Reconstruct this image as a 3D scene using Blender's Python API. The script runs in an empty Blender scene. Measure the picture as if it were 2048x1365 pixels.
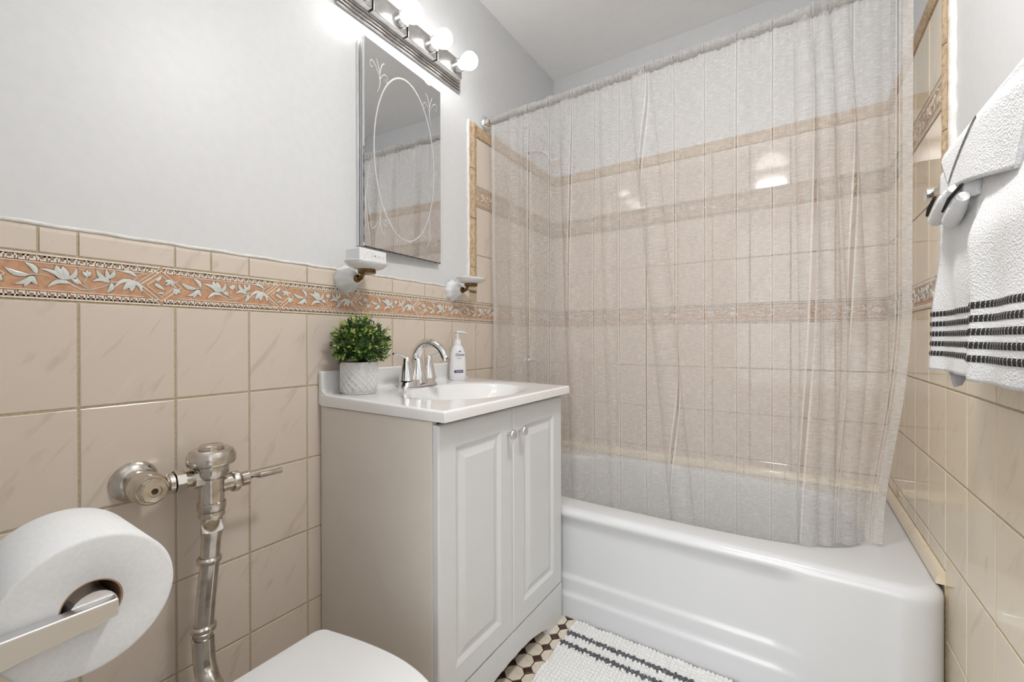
import bpy, bmesh, math, random
from mathutils import Vector, Matrix
random.seed(7)
sc = bpy.context.scene
C = sc.collection
PI = math.pi

# ------------------------------------------------------------------ camera
F_PX, YAW, PITCH, ROLL = 857.1, 33.17, -0.208, -0.10
CAM = Vector((1.1485, 0.0, 0.9934))
cd = bpy.data.cameras.new('camera'); cam = bpy.data.objects.new('camera', cd); C.objects.link(cam)
cd.sensor_width = 36.0; cd.lens = F_PX / 2048 * 36; cd.clip_start = 0.01
t, p, r = math.radians(YAW), math.radians(PITCH), math.radians(ROLL)
fw = Vector((-math.sin(t)*math.cos(p), math.cos(t)*math.cos(p), math.sin(p)))
rt = Vector((math.cos(t), math.sin(t), 0)); up = rt.cross(fw)
rt, up = rt*math.cos(r) + up*math.sin(r), up*math.cos(r) - rt*math.sin(r)
cam.matrix_world = Matrix(((rt.x, up.x, -fw.x, CAM.x), (rt.y, up.y, -fw.y, CAM.y), (rt.z, up.z, -fw.z, CAM.z), (0, 0, 0, 1)))
sc.camera = cam

# ------------------------------------------------------------------ world, exposure
w = bpy.data.worlds.new('world'); sc.world = w; w.use_nodes = True
w.node_tree.nodes['Background'].inputs[0].default_value = (0.95, 0.97, 1.0, 1)
w.node_tree.nodes['Background'].inputs[1].default_value = 4.0
sc.view_settings.view_transform = 'Standard'; sc.view_settings.look = 'None'
sc.view_settings.gamma = 1.0; sc.view_settings.use_curve_mapping = False
sc.view_settings.exposure = 0.28

CEIL_W, HALL_W, BULB_E = 8.5, 8.0, 15.0      # strengths: added ceiling and hall fill lamps, vanity bulbs

def area(name, loc, size, power, rot=(0, 0, 0), col=(1, 0.98, 0.95), parent=None):
    l = bpy.data.lights.new(name, 'AREA'); l.shape = 'DISK'; l.size = size; l.energy = power; l.color = col
    o = bpy.data.objects.new(name, l); o.location = loc; o.rotation_euler = rot; C.objects.link(o)
    if parent: o.parent = parent
    return o

# ------------------------------------------------------------------ materials
MATS = {}
def mat(name, col=(.8, .8, .8), rough=.5, metal=0.0, spec=.5, coat=0.0):
    m = bpy.data.materials.new(name); m.use_nodes = True; MATS[name] = m
    b = m.node_tree.nodes['Principled BSDF']
    b.inputs['Base Color'].default_value = (*col, 1); b.inputs['Roughness'].default_value = rough
    b.inputs['Metallic'].default_value = metal; b.inputs['Specular IOR Level'].default_value = spec
    b.inputs['Coat Weight'].default_value = coat; b.inputs['Coat Roughness'].default_value = .05
    return m
class NT:
    def __init__(s, m): s.t = m.node_tree; s.n = s.t.nodes; s.b = s.n['Principled BSDF']
    def add(s, ty, **kw):
        n = s.n.new(ty)
        for k, v in kw.items():
            if k.startswith('i_'):
                key = k[2:]; key = int(key) if key.isdigit() else key.replace('_', ' ')
                n.inputs[key].default_value = v
            else: setattr(n, k, v)
        return n
    def link(s, a, b): s.t.links.new(a, b)
    def ramp(s, fac, stops):
        n = s.n.new('ShaderNodeValToRGB'); e = n.color_ramp.elements
        while len(e) < len(stops): e.new(.5)
        for el, (pos, c) in zip(e, stops): el.position = pos; el.color = (*c, 1)
        s.link(fac, n.inputs[0]); return n
    def math(s, op, a, b=None, clamp=False):
        n = s.n.new('ShaderNodeMath'); n.operation = op; n.use_clamp = clamp
        for i, x in enumerate((a, b)):
            if x is None: continue
            if isinstance(x, (int, float)): n.inputs[i].default_value = x
            else: s.link(x, n.inputs[i])
        return n.outputs[0]
    def bump(s, h, strength=.2, dist=.002):
        n = s.n.new('ShaderNodeBump'); n.inputs['Strength'].default_value = strength; n.inputs['Distance'].default_value = dist
        s.link(h, n.inputs['Height']); s.link(n.outputs[0], s.b.inputs['Normal']); return n

def noise_mat(name, c1, c2, scale, rough=.5, metal=0, bump=0, bdist=.002, detail=4, coat=0, lo=.35, hi=.65, spec=.5):
    m = mat(name, c1, rough, metal, spec, coat); k = NT(m)
    tc = k.add('ShaderNodeTexCoord'); nz = k.add('ShaderNodeTexNoise', i_Scale=scale, i_Detail=detail)
    k.link(tc.outputs['Object'], nz.inputs['Vector'])
    rp = k.ramp(nz.outputs[0], [(lo, c1), (hi, c2)]); k.link(rp.outputs[0], k.b.inputs['Base Color'])
    if bump: k.bump(nz.outputs[0], bump, bdist)
    return m

def tile_mat(name, base, vein, rough):
    m = mat(name, base, rough, 0, .5); k = NT(m)
    tc = k.add('ShaderNodeTexCoord'); oi = k.add('ShaderNodeObjectInfo')
    m0 = k.add('ShaderNodeMapping'); m0.inputs['Rotation'].default_value = (0, 0, math.radians(-56)); mp = k.add('ShaderNodeMapping'); mp.inputs['Scale'].default_value = (7, 34, 7)
    ad = k.add('ShaderNodeVectorMath', operation='ADD'); sc_ = k.add('ShaderNodeVectorMath', operation='SCALE'); sc_.inputs['Scale'].default_value = 17.0
    cx = k.add('ShaderNodeCombineXYZ'); k.link(oi.outputs['Random'], cx.inputs[0]); k.link(oi.outputs['Random'], cx.inputs[1])
    k.link(cx.outputs[0], sc_.inputs[0]); k.link(tc.outputs['Object'], m0.inputs[0]); k.link(m0.outputs[0], mp.inputs[0]); k.link(mp.outputs[0], ad.inputs[0]); k.link(sc_.outputs[0], ad.inputs[1])
    nz = k.add('ShaderNodeTexNoise', i_Scale=1.0, i_Detail=5.0, i_Distortion=.6); k.link(ad.outputs[0], nz.inputs['Vector'])
    rp = k.ramp(nz.outputs[0], [(.29, vein), (.41, base), (.62, base), (.8, tuple(min(1, x*1.05) for x in base))])
    k.link(rp.outputs[0], k.b.inputs['Base Color'])
    return m

M_PAINT = noise_mat('white_paint', (.655, .663, .672), (.675, .682, .69), 45, .42, bump=.10, bdist=.003, detail=5)
M_CEIL = noise_mat('ceiling_paint', (.88, .885, .89), (.90, .90, .905), 30, .6, bump=.05)
M_TILE = tile_mat('beige_tile', (.66, .575, .495), (.57, .485, .41), .17)
M_TILER = tile_mat('cream_tile', (.77, .675, .52), (.69, .59, .44), .05)
M_TILEB = tile_mat('rose_beige_tile', (.68, .575, .50), (.58, .475, .41), .08)
M_GROUT = noise_mat('sand_grout', (.42, .345, .23), (.52, .44, .31), 160, .9)
M_GROUTW = noise_mat('pale_grout', (.40, .31, .22), (.48, .39, .29), 120, .9)
M_CAULK = noise_mat('white_caulk', (.80, .79, .77), (.70, .67, .62), 60, .5)
M_GRIME = noise_mat('brown_caulk_line', (.25, .17, .08), (.45, .33, .18), 60, .8)
M_STONE = noise_mat('travertine_trim', (.42, .29, .165), (.58, .44, .29), 75, .55, bump=.5, bdist=.004, detail=8, lo=.38, hi=.6)
M_FRBG = noise_mat('terracotta_glaze', (.50, .25, .135), (.60, .35, .21), 70, .35, detail=6)
M_FRDK = noise_mat('dark_brown_frieze', (.26, .15, .09), (.36, .22, .14), 90, .5)  # dark brown ground of the fret bands and leaf outlines
M_FRBG2 = noise_mat('tan_glaze', (.46, .32, .22), (.53, .39, .28), 70, .35, detail=6)
M_FRIV = noise_mat('ivory_glaze', (.76, .70, .60), (.82, .77, .68), 90, .3)
M_FRWH = noise_mat('white_relief_glaze', (.60, .62, .585), (.68, .69, .655), 90, .3)
M_FRTAN = noise_mat('tan_relief_glaze', (.62, .53, .42), (.68, .6, .5), 90, .3)
M_ENAMEL = mat('white_enamel', (.685, .70, .72), .2, 0, .5, .1)
M_PORC = mat('white_porcelain', (.74, .745, .745), .12, 0, .5, .3)
M_LID = mat('white_plastic', (.76, .77, .78), .22, 0, .5)
M_CHROME = mat('chrome', (.80, .80, .80), .07, 1.0)
M_NICKEL = noise_mat('brushed_nickel', (.50, .49, .48), (.62, .61, .60), 40, .22, 1.0)
M_AGED = noise_mat('worn_chrome', (.66, .62, .57), (.46, .40, .34), 45, .16, 1.0, bump=.08, detail=6, lo=.45, hi=.75)
M_SATIN = mat('satin_steel', (.74, .74, .745), .36, 1.0)
M_BRASS = noise_mat('aged_brass', (.22, .14, .05), (.11, .07, .03), 90, .3, 1.0)
M_MIRROR = mat('mirror_silver', (.74, .745, .75), .015, 1.0)
M_ETCH = mat('etched_glass', (.62, .63, .63), .45, .25)
M_DARK = noise_mat('dark_corrosion', (.03, .03, .03), (.12, .11, .10), 80, .7)
M_WHITEF = noise_mat('white_cabinet_paint', (.69, .70, .71), (.70, .71, .72), 20, .32)
M_SIDE = noise_mat('reflect_tint_laminate', (.74, .685, .62), (.76, .705, .64), 12, .40)  # white laminate; warm reflection of the tiles put into its colour
M_GAP = mat('gap_shade', (.06, .05, .05), .8)  # near-black colour standing in for shade in the door gaps
M_MARBLE = mat('cultured_marble', (.78, .775, .77), .10, 0, .5, .4)
M_PAPER = noise_mat('tissue_paper', (.72, .725, .735), (.76, .765, .77), 300, .95, bump=.06, bdist=.001)
M_CARD = noise_mat('brown_cardboard', (.36, .22, .13), (.42, .27, .17), 60, .9)
M_POT = noise_mat('white_ceramic_pot', (.62, .62, .615), (.68, .68, .675), 60, .45)
M_LATT = mat('white_lattice', (.80, .80, .795), .4)
M_SOIL = noise_mat('dark_soil', (.02, .018, .012), (.06, .05, .03), 120, .9)
M_LEAF = [noise_mat('leaf_dark', (.018, .055, .010), (.045, .11, .02), 60, .42), noise_mat('leaf_mid', (.07, .16, .02), (.13, .24, .035), 60, .42), noise_mat('leaf_light', (.34, .42, .09), (.50, .52, .20), 60, .45)]
M_BOTTLE = mat('white_bottle', (.76, .765, .775), .25)
M_NAVY = mat('navy_ink', (.03, .035, .14), .4)
M_GREYI = mat('grey_ink', (.45, .47, .52), .5)
M_BLACK = mat('black_ink', (.03, .03, .03), .6)
M_OCT = noise_mat('ivory_octagon', (.66, .585, .47), (.74, .67, .56), 40, .3)
M_DOT = noise_mat('brown_dot', (.045, .018, .012), (.08, .035, .025), 60, .3)
M_FGROUT = noise_mat('dark_floor_grout', (.035, .025, .018), (.07, .05, .035), 90, .9)
M_RUG = noise_mat('white_cotton', (.72, .72, .71), (.77, .77, .76), 200, .95, bump=.15, bdist=.001)
M_RUGD = noise_mat('charcoal_yarn', (.045, .048, .055), (.22, .23, .25), 260, .95, bump=.6, bdist=.002, lo=.4, hi=.7)
M_TAG = mat('grey_tag', (.30, .30, .32), .6)
M_STONEF = mat('hall_floor', (.45, .36, .27), .5)
M_LAMPG = mat('fill_lamp_glass', (.9, .9, .9), .4)  # glowing glass of the added ceiling and hall fill lamps
b = M_LAMPG.node_tree.nodes['Principled BSDF']; b.inputs['Emission Color'].default_value = (1, .97, .93, 1); b.inputs['Emission Strength'].default_value = 11.0
M_BULB = mat('lit_bulb', (.95, .95, .95), .4)
b = M_BULB.node_tree.nodes['Principled BSDF']; b.inputs['Emission Color'].default_value = (1, .98, .96, 1); b.inputs['Emission Strength'].default_value = BULB_E

def terry_mat():
    m = mat('white_terry', (.76, .765, .775), .95, 0, .1); k = NT(m)
    tc = k.add('ShaderNodeTexCoord'); v = k.add('ShaderNodeTexVoronoi', i_Scale=330.0); n = k.add('ShaderNodeTexNoise', i_Scale=90.0, i_Detail=3.0)
    k.link(tc.outputs['Object'], v.inputs['Vector']); k.link(tc.outputs['Object'], n.inputs['Vector'])
    k.bump(k.math('ADD', v.outputs['Distance'], n.outputs[0]), .42, .0022)
    k.b.inputs['Sheen Weight'].default_value = .15
    return m
M_TERRY = terry_mat()
def braid_mat():
    m = mat('black_braid', (.02, .02, .02), .9); k = NT(m)
    uv = k.add('ShaderNodeTexCoord'); ck = k.add('ShaderNodeTexChecker', i_Scale=1.0)
    mp = k.add('ShaderNodeMapping'); mp.inputs['Scale'].default_value = (210, 2.9, 1); mp.inputs['Location'].default_value = (.1, .05, .3)
    k.link(uv.outputs['UV'], mp.inputs[0]); k.link(mp.outputs[0], ck.inputs['Vector'])
    sx = k.add('ShaderNodeSeparateXYZ'); k.link(uv.outputs['UV'], sx.inputs[0])
    # a few light threads between the dark knots of the weave
    fx = k.math('FRACT', k.math('MULTIPLY', sx.outputs[0], 105.0)); th = k.math('LESS_THAN', k.math('ABSOLUTE', k.math('SUBTRACT', fx, .5)), .13)
    fc = k.math('MULTIPLY', k.math('MULTIPLY', ck.outputs['Fac'], th), .9)
    mx = k.add('ShaderNodeMixRGB'); mx.inputs[1].default_value = (.02, .019, .018, 1); mx.inputs[2].default_value = (.75, .74, .72, 1)
    k.link(fc, mx.inputs[0]); k.link(mx.outputs[0], k.b.inputs['Base Color'])
    n = k.add('ShaderNodeTexNoise', i_Scale=500.0); k.bump(n.outputs[0], .6, .002)
    return m
M_BRAID = braid_mat()

def curtain_mat(name, base_alpha, dark=1.0):
    m = bpy.data.materials.new(name); m.use_nodes = True; k = NT(m)
    out = k.n['Material Output']; pb = k.b
    uv = k.add('ShaderNodeTexCoord'); sx = k.add('ShaderNodeSeparateXYZ'); k.link(uv.outputs['UV'], sx.inputs[0])
    # slub yarns: noise stretched along the width
    mp = k.add('ShaderNodeMapping'); mp.inputs['Scale'].default_value = (55, 640, 1); k.link(uv.outputs['UV'], mp.inputs[0])
    nz = k.add('ShaderNodeTexNoise', i_Scale=1.0, i_Detail=3.0, i_Distortion=.4); k.link(mp.outputs[0], nz.inputs['Vector'])
    mp2 = k.add('ShaderNodeMapping'); mp2.inputs['Scale'].default_value = (700, 25, 1); k.link(uv.outputs['UV'], mp2.inputs[0])
    nv = k.add('ShaderNodeTexNoise', i_Scale=1.0, i_Detail=2.0); k.link(mp2.outputs[0], nv.inputs['Vector'])
    slub = k.math('ADD', k.math('MULTIPLY', k.math('SUBTRACT', nz.outputs[0], .5), .62), k.math('MULTIPLY', k.math('SUBTRACT', nv.outputs[0], .5), .35))
    # drawn-thread stripes along the length
    f = k.math('SUBTRACT', k.math('FRACT', k.math('DIVIDE', sx.outputs[0], .0965)), .5)
    d = k.math('MULTIPLY', k.math('ABSOLUTE', f), .0965)
    openl = k.math('LESS_THAN', d, .0023); edge = k.math('MULTIPLY', k.math('GREATER_THAN', d, .0023), k.math('LESS_THAN', d, .0045))
    al = k.math('ADD', slub, base_alpha)
    al = k.math('SUBTRACT', al, k.math('MULTIPLY', openl, .40)); al = k.math('ADD', al, k.math('MULTIPLY', edge, .38))
    al = k.math('MINIMUM', k.math('MAXIMUM', al, .08), .98)
    rp = k.ramp(nz.outputs[0], [(.3, (.74*dark, .72*dark, .70*dark)), (.7, (.88*dark, .865*dark, .845*dark))])
    df = k.add('ShaderNodeBsdfDiffuse'); tl = k.add('ShaderNodeBsdfTranslucent'); tr = k.add('ShaderNodeBsdfTransparent')
    k.link(rp.outputs[0], df.inputs[0]); k.link(rp.outputs[0], tl.inputs[0])
    m1 = k.add('ShaderNodeMixShader'); m1.inputs[0].default_value = .45; k.link(df.outputs[0], m1.inputs[1]); k.link(tl.outputs[0], m1.inputs[2])
    m2 = k.add('ShaderNodeMixShader'); k.link(al, m2.inputs[0]); k.link(tr.outputs[0], m2.inputs[1]); k.link(m1.outputs[0], m2.inputs[2])
    k.link(m2.outputs[0], out.inputs['Surface']); k.n.remove(pb)
    return m
M_CURT = curtain_mat('sheer_linen', .41)
M_POCK = curtain_mat('sheer_linen_pocket', .66, .78)
M_CHEM = curtain_mat('sheer_linen_hem', .70)

# ------------------------------------------------------------------ helpers
def link(o, parent=None):
    C.objects.link(o)
    if parent: o.parent = parent
    return o
def meshobj(name, v, f, m, parent=None, smooth=False, uv=None, fix=True):
    me = bpy.data.meshes.new(name); me.from_pydata([tuple(x) for x in v], [], f)
    if fix:
        b = bmesh.new(); b.from_mesh(me); bmesh.ops.recalc_face_normals(b, faces=b.faces); b.to_mesh(me); b.free()
    if uv is not None:
        l = me.uv_layers.new(name='UVMap')
        for lp in me.loops: l.data[lp.index].uv = uv[lp.vertex_index]
    for mm in (m if isinstance(m, (list, tuple)) else [m]): me.materials.append(mm)
    if smooth: me.shade_smooth()
    return link(bpy.data.objects.new(name, me), parent)
def bmobj(name, b, m, parent=None, smooth=False, ang=None):
    bmesh.ops.recalc_face_normals(b, faces=b.faces)
    me = bpy.data.meshes.new(name); b.to_mesh(me); b.free(); me.materials.append(m)
    if smooth:
        me.shade_smooth()
        if ang: me.set_sharp_from_angle(angle=math.radians(ang))
    return link(bpy.data.objects.new(name, me), parent)
def wn(o):
    md = o.modifiers.new('weighted_normals', 'WEIGHTED_NORMAL'); md.keep_sharp = True; md.weight = 100; return o
def box(b, lo, hi, bev=0, seg=2):
    r_ = bmesh.ops.create_cube(b, size=1); vs = r_['verts']
    for v in vs:
        v.co = Vector([lo[i] + (v.co[i] + .5)*(hi[i]-lo[i]) for i in range(3)])
    if bev:
        es = list({e for v in vs for e in v.link_edges}); bmesh.ops.bevel(b, geom=es, offset=bev, segments=seg, affect='EDGES', profile=.5)
def boxo(name, lo, hi, m, parent=None, bev=0, seg=2):
    b = bmesh.new(); box(b, lo, hi, bev, seg); o = bmobj(name, b, m, parent, bool(bev), 60 if bev else None); return wn(o) if bev else o
def frame_of(d):
    d = Vector(d).normalized(); a = Vector((0, 0, 1)) if abs(d.z) < .9 else Vector((1, 0, 0))
    u = d.cross(a).normalized(); return u, u.cross(d).normalized(), d
def lathe(b, prof, org, axis, seg=32, scallop=None):
    """prof: list of (radius, height along axis)"""
    u, v, d = frame_of(axis); org = Vector(org); rings = []
    for (rr, h) in prof:
        if rr < 1e-6: rings.append([b.verts.new(org + d*h)])
        else:
            ring = []
            for i in range(seg):
                a = 2*PI*i/seg; k_ = rr*(scallop(a, h) if scallop else 1)
                ring.append(b.verts.new(org + d*h + u*(k_*math.cos(a)) + v*(k_*math.sin(a))))
            rings.append(ring)
    for A, B in zip(rings, rings[1:]):
        for i in range(seg):
            j = (i+1) % seg
            if len(A) == 1 and len(B) == 1: continue
            if len(A) == 1: b.faces.new((A[0], B[i], B[j]))
            elif len(B) == 1: b.faces.new((A[i], B[0], A[j]))
            else: b.faces.new((A[i], B[i], B[j], A[j]))
def latheo(name, prof, org, axis, m, parent=None, seg=32, ang=35, scallop=None):
    b = bmesh.new(); lathe(b, prof, org, axis, seg, scallop); return bmobj(name, b, m, parent, True, ang)
def tube(b, pts, rad, seg=12, cap=True, ell=None):
    pts = [Vector(q) for q in pts]; n = len(pts)
    rad = rad if isinstance(rad, (list, tuple)) else [rad]*n
    rings = []; u = None
    for i, q in enumerate(pts):
        d = (pts[min(i+1, n-1)] - pts[max(i-1, 0)]).normalized()
        if u is None: u, v, _ = frame_of(d)
        else:
            u = (u - d*u.dot(d)).normalized(); v = d.cross(u)
        e = ell[i] if ell else (1, 1)
        rings.append([b.verts.new(q + u*(rad[i]*e[0]*math.cos(2*PI*k/seg)) + v*(rad[i]*e[1]*math.sin(2*PI*k/seg))) for k in range(seg)])
    for A, B in zip(rings, rings[1:]):
        for i in range(seg): b.faces.new((A[i], B[i], B[(i+1) % seg], A[(i+1) % seg]))
    if cap: b.faces.new(rings[0]); b.faces.new(rings[-1])
def tubeo(name, pts, rad, m, parent=None, seg=12, ell=None, ang=40):
    b = bmesh.new(); tube(b, pts, rad, seg, True, ell); return bmobj(name, b, m, parent, True, ang)
def bez(p0, p1, p2, p3, n=12):
    p0, p1, p2, p3 = map(Vector, (p0, p1, p2, p3))
    return [p0*(1-s)**3 + p1*3*s*(1-s)**2 + p2*3*s*s*(1-s) + p3*s**3 for s in [i/n for i in range(n+1)]]
def thing(name, label, cat, loc=(0, 0, 0), group=None):
    o = bpy.data.objects.new(name, None); o.location = loc; o.empty_display_size = .05; C.objects.link(o)
    return tag(o, label, cat, group)
def tag(o, label, cat, group=None):
    o['label'] = label; o['category'] = cat
    if group: o['group'] = group
    return o
def struct(o, label, cat):
    o['kind'] = 'structure'; return tag(o, label, cat)
def grid(name, nu, nv, fn, m, parent=None, uvf=None, solid=0, closed_u=False):
    vs = []; uv = []; fs = []
    for j in range(nv+1):
        for i in range(nu+1):
            vs.append(fn(i/nu, j/nv)); uv.append(uvf(i/nu, j/nv) if uvf else (i/nu, j/nv))
    for j in range(nv):
        for i in range(nu):
            a = j*(nu+1)+i; fs.append((a, a+1, a+nu+2, a+nu+1))
    o = meshobj(name, vs, fs, m, parent, True, uv, fix=False)
    if solid:
        md = o.modifiers.new('thickness', 'SOLIDIFY'); md.thickness = solid; md.offset = 0
    return o
def sstep(a, b_, x):
    x = max(0, min(1, (x-a)/(b_-a))) if b_ != a else float(x > a)
    return x*x*(3-2*x)

# ------------------------------------------------------------------ room dimensions
W, YB, ZC = 1.4656, 2.2061, 2.4856
YF = 0.03                                    # face of the wall beside the door opening
TW = .1545; Y0 = .2332                       # tile pitch, first vertical joint
Z_ROWS = [1.0666 - k*.2042 for k in range(7)]
ZF0, ZF1, ZCAP = 1.0666, 1.1535, 1.2047      # frieze and cap levels
ZU = [1.1535, 1.361, 1.571, 1.660, 1.870, 1.9217]    # surround: tile, tile, frieze, tile, trim
YT0, YT1 = 1.425, 1.474                      # stone trim on the side walls

wl = struct(boxo('wall_left', (-.12, -.10, 0), (-.002, YB+.12, ZC), M_PAINT), 'white painted wall with beige tiles, mirror and flush valve', 'wall')
wb = struct(boxo('wall_back', (-.002, YB+.002, 0), (W+.002, YB+.12, ZC), M_PAINT), 'tiled wall behind the shower curtain along the tub', 'wall')
wr = struct(boxo('wall_right', (W+.002, -.10, 0), (W+.12, YB+.12, ZC), M_PAINT), 'wall with cream tiles and hanging towels', 'wall')
b = bmesh.new(); box(b, (-.002, -.10, 0), (.72, YF, ZC)); box(b, (.72, -.10, 2.06), (W+.002, YF, ZC))
wf = struct(bmobj('wall_front', b, M_PAINT), 'white wall beside the open doorway that holds the paper roll', 'wall')
fl = struct(boxo('floor', (-.12, -1.5, -.06), (W+.12, YB+.12, -.003), M_FGROUT), 'octagon and dot mosaic floor with brown dots', 'floor')
ce = struct(boxo('ceiling', (-.12, -.10, ZC), (W+.12, YB+.12, ZC+.06), M_CEIL), 'plain white ceiling', 'ceiling')
# hallway beyond the doorway (behind the camera), window opening added for fill light
b = bmesh.new(); box(b, (-.9, -1.6, 0), (.35, -1.5, ZC)); box(b, (1.95, -1.6, 0), (2.4, -1.5, ZC)); box(b, (.35, -1.6, 0), (1.95, -1.5, .45)); box(b, (.35, -1.6, 2.3), (1.95, -1.5, ZC)); box(b, (-1.0, -1.6, 0), (-.9, -.10, ZC)); box(b, (2.4, -1.6, 0), (2.5, -.10, ZC)); box(b, (-1, -1.6, ZC), (2.5, -.10, ZC+.06))
box(b, (-.9, -.12, 0), (-.12, -.10, ZC)); box(b, (W+.12, -.12, 0), (2.4, -.10, ZC)); box(b, (-.9, -1.5, -.06), (-.12, -.1, -.004)); box(b, (W+.12, -1.5, -.06), (2.4, -.1, -.004))
struct(bmobj('wall_hall', b, M_PAINT), 'white hallway walls outside the bathroom doorway', 'wall')

# unseen hallway window added to let in fill daylight: a sampling portal for the sky, it emits nothing itself
pt = bpy.data.lights.new('fill_window_portal', 'AREA'); pt.shape = 'RECTANGLE'; pt.size, pt.size_y = 1.6, 1.85; pt.cycles.is_portal = True
po_ = bpy.data.objects.new('fill_window_portal', pt); po_.location = (1.15, -1.55, 1.375); po_.rotation_euler = (PI/2, 0, 0); C.objects.link(po_)
w1 = struct(boxo('fill_window_1', (.35, -1.59, .41), (1.95, -1.46, .45), M_WHITEF), 'white sill of the hallway window added for fill light', 'window')

# ------------------------------------------------------------------ fill lamps added out of frame
cl = thing('ceiling_fill_lamp', 'unseen white globe lamp added under the bathroom ceiling as fill light', 'lamp', (1.02, .72, ZC))
latheo('fill_lamp_base', [(.0, 0), (.07, 0), (.07, -.012), (.02, -.02), (.0, -.02)], (0, 0, 0), (0, 0, 1), M_SATIN, cl)
tubeo('fill_lamp_stem', [(0, 0, -.015), (0, 0, -.14)], .008, M_SATIN, cl)
latheo('fill_lamp_globe', [(0, -.13), (.045, -.135), (.085, -.165), (.11, -.22), (.105, -.27), (.075, -.315), (.035, -.337), (0, -.34)], (0, 0, 0), (0, 0, 1), M_LAMPG, cl, ang=80)
area('fill_light', (0, 0, -.35), .20, CEIL_W, parent=cl)
hl = thing('hall_fill_lamp', 'unseen round white lamp added to the hallway as fill light', 'lamp', (1.0, -.8, ZC))  # unseen lamp added to brighten the hallway and doorway
latheo('fill_lamp_shade', [(.16, 0), (.155, -.05), (.12, -.085), (.06, -.10), (0, -.104)], (0, 0, 0), (0, 0, 1), M_LAMPG, hl, ang=80)
area('fill_light', (0, 0, -.112), .32, HALL_W, parent=hl)

# ------------------------------------------------------------------ wall tiles
BASIS = {'L': Matrix(((0, 0, 1, 0), (1, 0, 0, 0), (0, 1, 0, 0), (0, 0, 0, 1))),                  # u=+Y v=+Z n=+X
         'B': Matrix(((1, 0, 0, 0), (0, 0, -1, YB), (0, 1, 0, 0), (0, 0, 0, 1))),                # u=+X v=+Z n=-Y
         'R': Matrix(((0, 0, -1, W), (-1, 0, 0, 0), (0, 1, 0, 0), (0, 0, 0, 1)))}                # u=-Y v=+Z n=-X
WALL = {'L': wl, 'B': wb, 'R': wr}
_tc = {}
def tile_mesh(wd, ht, m, th=.004, ch=.0016, nm='tile'):
    key = (round(wd, 3), round(ht, 3), m.name, th)
    if key in _tc: return _tc[key]
    a, c = wd/2, ht/2; v = []
    for (i, z) in ((0, -.003), (0, th-.0022-ch*.6), (ch, th-.0022)):
        for sx_, sy_ in ((-1, -1), (1, -1), (1, 1), (-1, 1)): v.append((sx_*(a-i), sy_*(c-i), z))
    f = [(8, 9, 10, 11)]
    for q in (0, 4):
        for i in range(4): j = (i+1) % 4; f.append((q+i, q+j, q+j+4, q+i+4))
    me = bpy.data.meshes.new(nm); me.from_pydata(v, [], f); me.materials.append(m); _tc[key] = me; return me
def put(me, name, wall, u, v, n=0.0, jitter=True):
    o = bpy.data.objects.new(name, me)
    o.matrix_world = BASIS[wall] @ Matrix.Translation((u, v, n + (random.uniform(-.0003, .0003) if jitter else 0)))
    return link(o, WALL[wall])
G = .0042
def tiles(wall, us, vs, m, g=G):
    for u0, u1 in zip(us, us[1:]):
        for v0, v1 in zip(vs, vs[1:]):
            if u1-u0 > .012 and v1-v0 > .012: put(tile_mesh(u1-u0-g, v1-v0-g, m), 'tile', wall, (u0+u1)/2, (v0+v1)/2)
def backing(wall, u0, u1, v0, v1, m=M_GROUT, n=.0002, nm='grout'):
    b = bmesh.new(); box(b, (u0, v0, -.006), (u1, v1, n)); o = bmobj(nm, b, m); o.matrix_world = BASIS[wall]; o.parent = WALL[wall]; return o

# left wall grid
cols = sorted([Y0 + k*TW for k in range(-1, 13) if YF < Y0+k*TW < YB-.01] + [YF, YB])
low = [0.0] + sorted(Z_ROWS[1:6]) + [ZF0]; low = sorted(set(z for z in low if z >= 0))
backing('L', YF, YB, 0, ZCAP-.006)
tiles('L', cols, low, M_TILE)
# bullnose cap row with its odd cuts
capj = sorted([c for c in cols if c < YT0-.02] + [.181, .458, YT0])
def capmesh(wd):
    key = ('cap', round(wd, 3))
    if key in _tc: return _tc[key]
    ht = ZCAP-ZF1-G*.5; prof = [(-ht/2, -.003), (-ht/2, .0008), (-ht/2+.0015, .0018), (ht/2-.010, .0018), (ht/2-.005, .0008), (ht/2-.0015, -.0015), (ht/2, -.004)]
    v = [(s*wd/2, y, z) for s in (-1, 1) for (y, z) in prof]; n = len(prof)
    f = [(i, i+1, n+i+1, n+i) for i in range(n-1)] + [tuple(range(n)), tuple(range(2*n-1, n-1, -1))]
    me = bpy.data.meshes.new('cap_tile'); me.from_pydata(v, [], f); me.materials.append(M_TILE); _tc[key] = me; return me
for a, c in zip(capj, capj[1:]):
    if c-a > .012: put(capmesh(c-a-G), 'cap_tile', 'L', (a+c)/2, (ZF1+ZCAP)/2)
# painted-over edge above the cap
def strip(wall, pts, wd, dep, m, nm):
    b = bmesh.new(); tube(b, pts, 1.0, 8, True, ell=[(wd*(1+.25*math.sin(i*1.7)), dep) for i in range(len(pts))]); o = bmobj(nm, b, m, None, True); o.parent = WALL[wall]; return o
strip('L', [(-.001, YF + (YT0-YF)*i/40, ZCAP+.0015+.0012*math.sin(i*2.1)) for i in range(41)], .0035, .004, M_CAULK, 'paint_edge')
# surround on the left wall
ucols = [c for c in cols if c > YT1] ; ucols = [YT1] + [c for c in ucols if c - YT1 > .02]
backing('L', YT0, YB, ZCAP-.01, ZU[5]-.004, M_GROUTW)
tiles('L', ucols, ZU[:3], M_TILE); tiles('L', ucols, [ZU[3], ZU[4]], M_TILE)
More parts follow.
